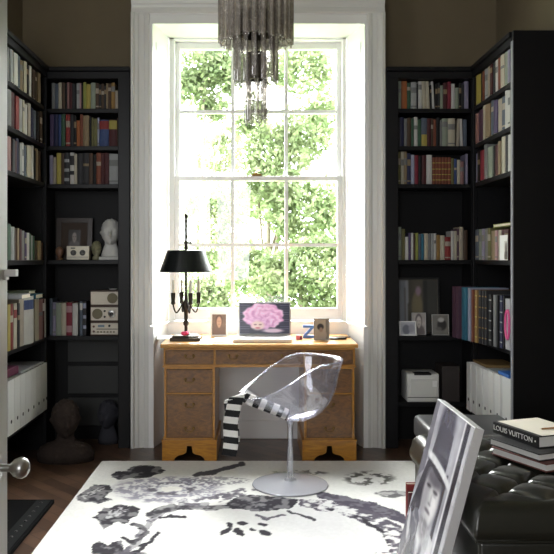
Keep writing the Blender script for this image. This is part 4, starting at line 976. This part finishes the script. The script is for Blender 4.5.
hp = smooth_path(hang2, 5); ribbon(b, hp, [Vector((.036, .012, 0)) if i < len(hp) * .8 else Vector((.0, .03, 0)) for i in range(len(hp))], .005, .036, 0); obj('knitted_tail', b, [SC_W, SC_B], t, smooth=60)

# ================================================================== tufted ottoman
OX0, OX1, OY0, OY1, OZ = .766, 1.71, 2.58, 3.66, .448
ot = thing('ottoman', 'dark green-black buttoned leather ottoman on the right of the rug', 'ottoman', ((OX0 + OX1) / 2, (OY0 + OY1) / 2, 0))
LEA = mat('dark olive leather', (34, 36, 31), .30, bump=.10, bscale=120, coat=.75)
nx, ny = 150, 170
BA, BBp = .115, .120           # half spacing of the buttons
cxo, cyo = OX0 + .155, OY0 + .175
def top_h(X, Y):
    e = np.minimum(np.minimum(X - OX0, OX1 - X), np.minimum(Y - OY0, OY1 - Y))
    rr = .055; edge = np.where(e < rr, np.sqrt(np.clip(1 - ((rr - e) / rr) ** 2, 0, 1)), 1)
    a = (X - cxo) / BA; c = (Y - cyo) / BBp; u = (a + c) / 2; v = (a - c) / 2
    su, sv = np.abs(np.sin(PI * u)), np.abs(np.sin(PI * v))
    inn = sm(e, .045, .15)
    pill = (1 - np.clip(su * 2.4, 0, 1)) ** 2; pill2 = (1 - np.clip(sv * 2.4, 0, 1)) ** 2
    crease = np.maximum(pill, pill2)
    btn = np.exp(-(su ** 2 + sv ** 2) / .10)
    puff = np.sqrt(su * sv)
    return OZ - .07 + .07 * edge + inn * (-.019 * crease - .036 * btn + .018 * puff - .008)
b = B(); rows = []
for j in range(ny + 1):
    row = []
    for i in range(nx + 1):
        # cosine spacing at the ends keeps the roll smooth
        fu = .5 - .5 * math.cos(PI * i / nx) if False else i / nx; fv = j / ny
        row.append((OX0 + (OX1 - OX0) * fu, OY0 + (OY1 - OY0) * fv))
    rows.append(row)
A = np.array(rows); H = top_h(A[..., 0], A[..., 1])
vs = [[b.verts.new((A[j, i, 0], A[j, i, 1], H[j, i])) for i in range(nx + 1)] for j in range(ny + 1)]
for j in range(ny):
    for i in range(nx): b.faces.new((vs[j][i], vs[j][i + 1], vs[j + 1][i + 1], vs[j + 1][i]))
# skirt of the cushion: bulge then tuck under
per = [vs[0][i] for i in range(nx)] + [vs[j][nx] for j in range(ny)] + [vs[ny][i] for i in range(nx, 0, -1)] + [vs[j][0] for j in range(ny, 0, -1)]
cen = Vector(((OX0 + OX1) / 2, (OY0 + OY1) / 2, 0)); prev = per
for dz, ins in ((-.02, -.006), (-.04, -.006), (-.055, .0), (-.062, .012), (-.062, .05)):
    cur = []
    for v in per:
        x = min(max(v.co.x, OX0 + ins), OX1 - ins) if ins > 0 else v.co.x + (-1 if v.co.x <= OX0 + 1e-6 else (1 if v.co.x >= OX1 - 1e-6 else 0)) * -ins
        y = min(max(v.co.y, OY0 + ins), OY1 - ins) if ins > 0 else v.co.y + (-1 if v.co.y <= OY0 + 1e-6 else (1 if v.co.y >= OY1 - 1e-6 else 0)) * -ins
        cur.append(b.verts.new((x, y, OZ - .07 + dz)))
    for k in range(len(per)):
        q = (k + 1) % len(per); b.faces.new((prev[k], prev[q], cur[q], cur[k]))
    prev = cur
b.faces.new(prev)
obj('cushion', b, LEA, ot, smooth=180)
b = B(); rbox(b, OX0 + .015, OX1 - .015, OY0 + .015, OY1 - .015, .045, OZ - .134, .015); obj('base', b, LEA, ot, smooth=40)
b = B(); q = .008; zz = OZ - .132
tube(b, [(OX0 + q, OY0 + q, zz), (OX1 - q, OY0 + q, zz), (OX1 - q, OY1 - q, zz), (OX0 + q, OY1 - q, zz), (OX0 + q, OY0 + q, zz)], .006, 8); obj('piping', b, LEA, ot, smooth=60)
for sx in (OX0 + .07, OX1 - .07):
    for sy in (OY0 + .07, OY1 - .07):
        zb = RT + .002 if sx < 1 else .0005
        b = B(); lathe(b, [(0, zb), (.024, zb), (.03, .044), (0, .044)], (sx, sy, 0), 16); obj('foot', b, DARK, ot, smooth=40)
for a in range(-2, 12):
    for c in range(-2, 12):
        if (a + c) % 2: continue
        X, Y = cxo + a * BA, cyo + c * BBp
        if OX0 + .1 < X < OX1 - .1 and OY0 + .1 < Y < OY1 - .1:
            z = float(top_h(np.array(X), np.array(Y)))
            b = B(); lathe(b, [(.012, -.003), (.012, .002), (.008, .006), (0, .0075)], (X, Y, z), 12); obj('button', b, LEA, ot, smooth=60)
# dark low footstool behind
t = thing('footstool', 'dark grey leather footstool between the ottoman and the right bookcase', 'footstool', (1.16, 4.0, 0))
b = B(); rbox(b, .905, 1.41, 3.74, 4.27, .285, .412, .03, 4); obj('cushion', b, mat('grey black leather', (56, 56, 58), .35), t, smooth=50)
b = B(); rbox(b, .915, 1.40, 3.75, 4.26, .05, .284, .01); obj('body', b, mat('grey black leather'), t, smooth=40)
for sx in (.95, 1.36):
    for sy in (3.8, 4.2): 
        zb = RT + .002 if sx < RX1 else .0005
        obj('foot', bx(sx - .02, sx + .02, sy - .02, sy + .02, zb, .0495), DARK, t)

# books on the ottoman
def flat_book(label, corner, rz, L, W, z0, th, cm, spine_left=True, pages=PAPERW, extra=None):
    "corner = near left corner; L runs away from the camera, W to the right"
    t = thing('coffee_table_book', label, 'book', (corner[0], corner[1], z0), rz, 'large books stacked on the ottoman')
    b = B(); c = .004
    box(b, 0, W, 0, L, 0, c); box(b, 0, W, 0, L, th - c, th)
    if spine_left: box(b, 0, c, 0, L, c, th - c)
    else: box(b, W - c, W, 0, L, c, th - c)
    obj('cover', b, cm, t, local=True, bevel=.001)
    e = .006
    obj('pages', bx(c if spine_left else e, W - e if spine_left else W - c, e, L - e, c, th - c), pages, t, local=True)
    return t
rz = math.atan2(-.10, .29)
rz = -( -math.atan2(.10, .29))   # spine runs away to the left
zt = OZ + .0118
flat_book('brown-red covered large book at the bottom of the ottoman stack', (1.150, 2.93), rz + .10, .31, .25, zt, .033, mat('red brown cover', (110, 62, 56), .5), False)
flat_book('black covered large book in the middle of the ottoman stack', (1.135, 2.965), rz + .06, .30, .25, zt + .0335, .03, mat('black jacket', (26, 26, 28), .4), False)
lv = flat_book('black spined fashion book with white lettering on top of the ottoman stack', (1.165, 3.05), rz, .30, .245, zt + .064, .05, mat('black jacket'), True)
# pale front board with darker edge, and the lettering along the spine
obj('front_board', bx(.022, .243, .002, .298, .0495, .0508), mat('ivory jacket', (232, 226, 212), .45), lv, local=True)
def text_mesh(body, size, mat_, parent, M, name, depth=.0006):
    cu = bpy.data.curves.new(name, 'FONT'); cu.body = body; cu.size = size; cu.extrude = depth; cu.align_x = 'CENTER'; cu.align_y = 'CENTER'
    tmp = bpy.data.objects.new('tmp', cu); COL.objects.link(tmp)
    dg = bpy.context.evaluated_depsgraph_get(); me = bpy.data.meshes.new_from_object(tmp.evaluated_get(dg)); bpy.data.objects.remove(tmp)
    me.transform(M); me.name = name; me.materials.clear(); me.materials.append(mat_)
    o = bpy.data.objects.new(name, me); COL.objects.link(o); o.parent = parent; WM[o.name] = wmat(parent); return o
# text x axis -> along the spine towards the viewer (-y), text up -> z, facing -x
Mt = Matrix(((0, 0, -1, -.0012), (-1, 0, 0, .165), (0, 1, 0, .026), (0, 0, 0, 1)))
o = text_mesh('LOUIS VUITTON', .0315, mat('white foil', (235, 235, 232), .5), lv, Mt @ Matrix.Scale(1.12, 4, (1, 0, 0)), 'spine_lettering')
b = B(); lathe(b, [(0, -.001), (.004, -.001), (.004, .0005), (0, .0005)], (-.0005, .02, .026), 8, axis='X'); obj('spine_dot', b, mat('white foil'), lv, local=True)
t = thing('pencil', 'tan pencil lying across the top book on the ottoman', 'pencil', (1.265, 3.18, zt + .1155), .30)
b = B(); lathe(b, [(0, -.11), (.0035, -.10), (.0035, .09), (.0008, .105), (0, .106)], (.06, 0, .0036), 6, axis='X'); obj('shaft', b, mat('tan lacquer', (178, 128, 82), .5), t, local=True)

# ================================================================== leaning portrait print
fr = thing('framed_print', 'large black and white portrait print leaning against the ottoman', 'picture', (.65, 2.93, RT))
zb = RT + .004
lean = math.atan2(.178, .675); PRX = .613
BL, TLn = Vector((PRX, 3.22, zb)), Vector((PRX, 2.665, zb))     # bottom far, bottom near
upv = Vector((math.sin(lean), 0, math.cos(lean))); H_ = .695; nrm = Vector((-math.cos(lean), 0, math.sin(lean)))   # face normal
TH = .034
def slab(bm, y0, y1, h0, h1, t0, t1):
    vs = []
    for t_ in (t0, t1):
        for y, h in ((y0, h0), (y1, h0), (y1, h1), (y0, h1)): vs.append(bm.verts.new(Vector((PRX, y, zb)) + upv * h - nrm * t_))
    for q in ((0, 1, 2, 3), (7, 6, 5, 4), (0, 4, 5, 1), (1, 5, 6, 2), (2, 6, 7, 3), (3, 7, 4, 0)): bm.faces.new([vs[k] for k in q])
dz_ = TH * math.sin(lean)
zb += dz_ + .0005
b = B(); slab(b, 2.665, 3.22, 0, H_, .0, TH); obj('block', b, mat('white acrylic block', (214, 214, 216), .3), fr, bevel=.002)
def hatgirl(u, v):
    p = Painter(u, v, (172, 171, 180)); n = fbm(u * 5, v * 6, 41); n2 = fbm(u * 14, v * 16, 43)
    p.c *= (.78 + .44 * n)[:, None]
    p.poly([(0, .5), (.14, .58), (.10, 1), (0, 1)], (112, 110, 120))
    p.ell(.42, .90, .20, .15, (80, 78, 90), 0, .3); p.poly([(.20, .60), (.66, .64), (.64, .88), (.26, .92)], (78, 76, 88))
    p.poly([(.17, .64), (.30, .66), (.27, .36), (.12, .24), (.0, .28)], (64, 62, 72)); p.poly([(.56, .64), (.74, .68), (.74, .30), (.60, .32)], (74, 72, 82))
    p.poly([(0, 0), (0, .24), (.22, .36), (.38, .30), (.44, 0)], (98, 96, 106)); p.poly([(.34, .30), (.56, .34), (.78, .30), (.80, 0), (.40, 0)], (214, 214, 218))
    p.ell(.47, .34, .13, .10, (150, 147, 152), 0, .3); p.ell(.46, .49, .21, .165, (188, 186, 190), 0, .22); p.ell(.56, .47, .10, .12, (226, 224, 226), 0, .6); p.ell(.33, .47, .07, .12, (150, 147, 154), 0, .6, .7)
    p.ell(.46, .595, .22, .05, (104, 101, 110), 0, .5)
    for ex in (.36, .55): p.ell(ex, .530, .062, .011, (70, 67, 75), .05, .5, .9); p.ell(ex, .510, .05, .008, (150, 147, 152), 0, .6, .6)
    p.ell(.49, .470, .022, .034, (164, 160, 166), 0, .6, .7); p.ell(.475, .445, .045, .008, (128, 124, 132), 0, .5, .8)
    p.ell(.47, .402, .075, .012, (92, 86, 94), 0, .5, .85); p.ell(.47, .384, .055, .009, (214, 210, 214), 0, .6, .6); p.ell(.47, .335, .13, .018, (120, 116, 124), 0, .6, .7)
    p.ell(.50, .655, .36, .036, (226, 226, 230), -.10); p.ell(.46, .632, .30, .018, (70, 68, 78), -.08)
    p.ell(.28, .10, .15, .09, (72, 70, 80), .3, .4); p.ell(.56, .12, .09, .11, (122, 120, 128), 0, .4); p.ell(.10, .22, .035, .10, (196, 196, 200), .6, .4); p.ell(.62, .22, .05, .16, (180, 180, 186), -.2, .4)
    p.put(sm(np.abs(np.sin((u * 2.2 + v * 1.6 + n * 1.5) * 6)), .9, 1) * .30 * (v < .36), (236, 236, 238))
    p.poly([(.84, 0), (.93, 0), (.93, 1), (.84, 1)], (58, 56, 66)); p.poly([(.805, 0), (.825, 0), (.825, 1), (.805, 1)], (230, 230, 234)); p.poly([(.93, 0), (1, 0), (1, 1), (.93, 1)], (200, 200, 206))
    p.c *= (.9 + .2 * n2)[:, None]; return p.c
o0 = Vector((PRX, 3.216, zb)) + upv * .004 + nrm * .0012
picture('print', fr, o0, (0, -.547, 0), upv * (H_ - .008), hatgirl, 130, 160, mat('glossy print', attr='col', rough=.16))
# two books standing on the rug behind the print
for k, (x, y, col, h) in enumerate(((.715, 3.30, 'maroon', .25), (.715, 3.345, 'red', .275))):
    M = Matrix.Translation((x - .035, y, RT + .003)) @ Matrix.Rotation(-PI / 2, 4, 'Z') @ Matrix.Rotation(0, 4, 'X')
    book(['maroon book standing behind the leaning print, nearer the camera', 'red book standing behind the leaning print, farther from the camera'][k], .03, h, .072, col, M, None, None, 'books standing behind the leaning print')

# ================================================================== chandelier
cd = thing('chandelier', 'tiered smoky glass tube chandelier hanging before the window', 'chandelier', (0, 3.2, 1.9))
SMK = clear_mat('smoked glass', (.90, .87, .82), .15, .14, .5, 60, haze=.12, hcol=(.85, .78, .68))
SMK2 = clear_mat('pale smoked glass', (.90, .88, .85), .15, .14, .5, 60, haze=.12, hcol=(.85, .78, .68))
DMET = mat('oxidised nickel', (74, 68, 60), .4, metal=.7, vary=.4, vscale=30)
def tier(n, r, z0, z1, tr, m, jit=.012):
    for k in range(n):
        a = 2 * PI * (k + .3) / n; x, y = r * math.cos(a), 3.2 + r * math.sin(a); zb_ = z0 + random.uniform(-jit, jit)
        b = B(); lathe(b, [(tr * .5, zb_ - .004), (tr, zb_), (tr, z1), (tr * .4, z1 + .006)], (x, y, 0), 8)
        lathe(b, [(0, zb_ - .018), (.004, zb_ - .012), (.003, zb_ - .005)], (x, y, 0), 6)
        obj('glass_tube', b, m, cd, smooth=50)
def ringm(r, z0, z1, th=.006):
    b = B(); lathe(b, [(r - th, z0), (r, z0), (r, z1), (r - th, z1), (r - th, z0)], (0, 3.2, 0), 40, close=False)
    for k in range(4):
        a = k * PI / 2; tube(b, [(0, 3.2, (z0 + z1) / 2), ((r - th) * math.cos(a), 3.2 + (r - th) * math.sin(a), (z0 + z1) / 2)], .004, 6)
    obj('ring', b, DMET, cd, smooth=40)
tier(26, .152, PZ(42, 3.2), 2.66, .0125, SMK); tier(16, .115, PZ(38, 3.2), 2.64, .012, SMK)
tier(14, .088, PZ(82, 3.2), 2.345, .0115, SMK2); tier(7, .041, PZ(121, 3.2), 2.18, .0115, SMK2, .006)
ringm(.155, 2.665, 2.70); ringm(.117, 2.645, 2.66); ringm(.075, PZ(36, 3.2), PZ(15, 3.2)); ringm(.090, 2.35, 2.365); ringm(.037, PZ(80, 3.2), PZ(57, 3.2)); ringm(.044, 2.185, 2.195)
b = B(); tube(b, [(0, 3.2, PZ(80, 3.2)), (0, 3.2, 3.5)], .008, 10); obj('rod', b, DMET, cd, smooth=50)
b = B(); lathe(b, [(0, 3.49), (.03, 3.49), (.05, 3.52), (.055, 3.549), (0, 3.549)], (0, 3.2, 0), 28); obj('ceiling_rose', b, DMET, cd, smooth=40)

# ================================================================== garden outside
GR_Z = -1.2
tag(obj('lawn', bx(-14, 14, 5.7, 40, GR_Z - .1, GR_Z), mat('grass', (120, 140, 84), .9, vary=.3, vscale=3), origin=(0, 20, GR_Z)), kind='structure')
def leaf_mat(name, c1, c2):
    m = mat(name, c1, .6); nt = m.node_tree; bs = nt.nodes['Principled BSDF']; out = nt.nodes['Material Output']
    tc = nt.nodes.new('ShaderNodeTexCoord'); n = nt.nodes.new('ShaderNodeTexNoise'); n.inputs['Scale'].default_value = 5
    cr = nt.nodes.new('ShaderNodeValToRGB'); cr.color_ramp.elements[0].position = .35; cr.color_ramp.elements[1].position = .65
    cr.color_ramp.elements[0].color = (*lin(c1), 1); cr.color_ramp.elements[1].color = (*lin(c2), 1)
    nt.links.new(tc.outputs['Object'], n.inputs[0]); nt.links.new(n.outputs[0], cr.inputs[0]); nt.links.new(cr.outputs[0], bs.inputs['Base Color'])
    tr = nt.nodes.new('ShaderNodeBsdfTranslucent'); nt.links.new(cr.outputs[0], tr.inputs[0])
    ad = nt.nodes.new('ShaderNodeMixShader'); ad.inputs[0].default_value = .4
    nt.links.new(bs.outputs[0], ad.inputs[1]); nt.links.new(tr.outputs[0], ad.inputs[2]); nt.links.new(ad.outputs[0], out.inputs[0]); return m
BARK = mat('grey bark', (120, 110, 98), .9, bump=.6, bscale=20, vary=.3, vscale=10)
def tree(name, label, base, h, blobs, nleaf, size, lm):
    t = thing(name, label, 'tree', base)
    b = B(); bx_, by_, bz_ = base
    top = Vector((blobs[0][0], blobs[0][1], blobs[0][2]))
    tube(b, smooth_path([(bx_, by_, bz_), (bx_ + .05, by_, bz_ + h * .4), top * 1.0], 6), [.075 * (1 - .8 * i / 12) for i in range(13)], 8)
    for bl in blobs[1:]:
        st = Vector((bx_ + .05, by_, bz_ + h * .4)).lerp(top, random.uniform(.1, .7)); tube(b, smooth_path([st, st.lerp(Vector(bl[:3]), .5) + Vector((0, 0, .12)), Vector(bl[:3])], 4), [.022 * (1 - .75 * i / 8) for i in range(9)], 6)
    obj('trunk', b, BARK, t, smooth=60)
    wts = np.array([bl[3] ** 2.2 for bl in blobs]); wts /= wts.sum()
    V, Fc = [], []
    for bl, w in zip(blobs, wts):
        k = int(nleaf * w); d = rng.normal(size=(k, 3)); d /= np.linalg.norm(d, axis=1)[:, None]
        r = bl[3] * (rng.random(k) ** .45)
        # clump the leaves into sprays
        cl = rng.normal(size=(max(4, k // 26), 3)); cl /= np.linalg.norm(cl, axis=1)[:, None]
        which = rng.integers(0, len(cl), k); rc = bl[3] * (.45 + .55 * rng.random(len(cl)))
        pos = np.array(bl[:3]) + cl[which] * rc[which][:, None] * np.array([1, .7, .9]) + rng.normal(size=(k, 3)) * bl[3] * .16
        for p in pos:
            a = Vector(rng.normal(size=3)).normalized(); c = a.orthogonal().normalized(); c.rotate(Matrix.Rotation(rng.random() * 6.28, 3, a)); nn = a.cross(c)
            s = size * rng.uniform(.6, 1.3); p = Vector(p); i0 = len(V)
            V += [p, p + a * s * .5 + c * s * .3 + nn * s * .06, p + a * s, p + a * s * .5 - c * s * .3 + nn * s * .06]; Fc += [(i0, i0 + 1, i0 + 2), (i0, i0 + 2, i0 + 3)]
    me = bpy.data.meshes.new('foliage'); me.from_pydata([tuple(v - Vector(base)) for v in V], [], Fc); me.materials.append(lm)
    o = bpy.data.objects.new('foliage', me); COL.objects.link(o); o.parent = t
    return t
def bl(px, py, d, rpx): q = P(px, py, d); return (q.x, q.y, q.z, rpx * d / F)
LM1, LM2, LM3 = leaf_mat('spring leaves', (96, 116, 72), (140, 152, 112)), leaf_mat('pale leaves', (124, 140, 100), (158, 166, 130)), leaf_mat('deep leaves', (88, 106, 68), (126, 140, 98))
tree('leafy_tree', 'light green tree filling the middle and right panes of the window', (PX(262, 9), 9, GR_Z), 3.2, [bl(270, 150, 9, 30), bl(305, 70, 9.2, 34), bl(322, 110, 9.4, 24), bl(300, 140, 9, 30), bl(268, 190, 9, 36), bl(305, 215, 8.8, 40), bl(250, 120, 9.2, 22)], 9500, .080, LM1)
tree('leafy_tree', 'tree with a high leafy bough in the upper left panes', (PX(196, 11), 11, GR_Z), 3.6, [bl(205, 62, 11, 26), bl(190, 85, 11, 20), bl(222, 80, 11, 20), bl(214, 108, 11, 16), bl(238, 70, 11.4, 18)], 4600, .088, LM3)
tree('leafy_tree', 'pale green tree behind the lower left panes', (PX(222, 12), 12, GR_Z), 2.6, [bl(220, 160, 12, 22), bl(205, 205, 12, 26), bl(232, 205, 12, 30), bl(216, 250, 12, 36), bl(196, 262, 12, 22), bl(228, 135, 12, 14)], 6500, .09, LM2)
tree('garden_shrub', 'dense shrub showing in the lower right panes behind the laptop', (PX(300, 8), 8, GR_Z), 1.5, [bl(300, 275, 8, 34), bl(325, 255, 8.2, 28), bl(275, 285, 8, 30), bl(250, 268, 8.4, 30), bl(330, 300, 8, 26)], 6500, .07, LM1)
tree('garden_shrub', 'shrub showing in the bottom left panes beside the lamp', (PX(205, 10), 10, GR_Z), 1.4, [bl(206, 292, 10, 24), bl(188, 300, 10, 20), bl(222, 300, 10, 24)], 3600, .07, LM2)

# ================================================================== light
w = bpy.data.worlds.new('World'); scn.world = w; w.use_nodes = True; nt = w.node_tree
bg = nt.nodes['Background']
bg.inputs[0].default_value = (.96, .98, 1.0, 1); bg.inputs[1].default_value = 14.0
def area(name, loc, target, sx, sy, power, col=(1, 1, 1), portal=False):
    l = bpy.data.lights.new(name, 'AREA'); l.shape = 'RECTANGLE'; l.size = sx; l.size_y = sy; l.energy = power; l.color = col
    o = bpy.data.objects.new(name, l); COL.objects.link(o); o.location = loc
    o.rotation_euler = (Vector(target) - Vector(loc)).to_track_quat('-Z', 'Y').to_euler()
    if portal: l.cycles.is_portal = True
    return o
area('window_portal', (.02, 5.62, 1.9), (.02, 0, 1.9), 1.3, 2.1, 1, portal=True)
area('rear_fill_light', (-.9, -2.6, 1.9), (0.3, 4.5, 1.1), 1.6, 2.0, 92, (.97, .985, 1))  # unseen area lamp added behind the camera as soft fill
area('left_fill_light', (-1.62, 2.55, 1.75), (1.5, 4.1, .9), 1.1, 1.8, 26, (.97, .985, 1))  # second fill lamp, added out of view to brighten surfaces facing left
sl = bpy.data.lights.new('bright_sky', 'SUN'); sl.energy = 45; sl.angle = math.radians(55); sl.color = (1, .99, .97)
so = bpy.data.objects.new('bright_sky', sl); COL.objects.link(so); so.location = (0, 9, 8); so.rotation_euler = Vector((-.05, -1, -.92)).to_track_quat('-Z', 'Y').to_euler()

cam = bpy.data.cameras.new('Camera'); co = bpy.data.objects.new('Camera', cam); COL.objects.link(co)
co.location = (0, 0, CZ); co.rotation_euler = (PI / 2, 0, 0)
cam.sensor_width = 36; cam.lens = F / 554 * 36; cam.shift_x = (277 - CX) / 554; cam.shift_y = -(277 - CY) / 554; cam.clip_start = .05
scn.camera = co
scn.view_settings.view_transform = 'Standard'; scn.view_settings.look = 'None'; scn.view_settings.exposure = 0; scn.view_settings.gamma = 1
scn.cycles.max_bounces = 10; scn.cycles.transparent_max_bounces = 24; scn.cycles.diffuse_bounces = 5; scn.cycles.sample_clamp_indirect = 6
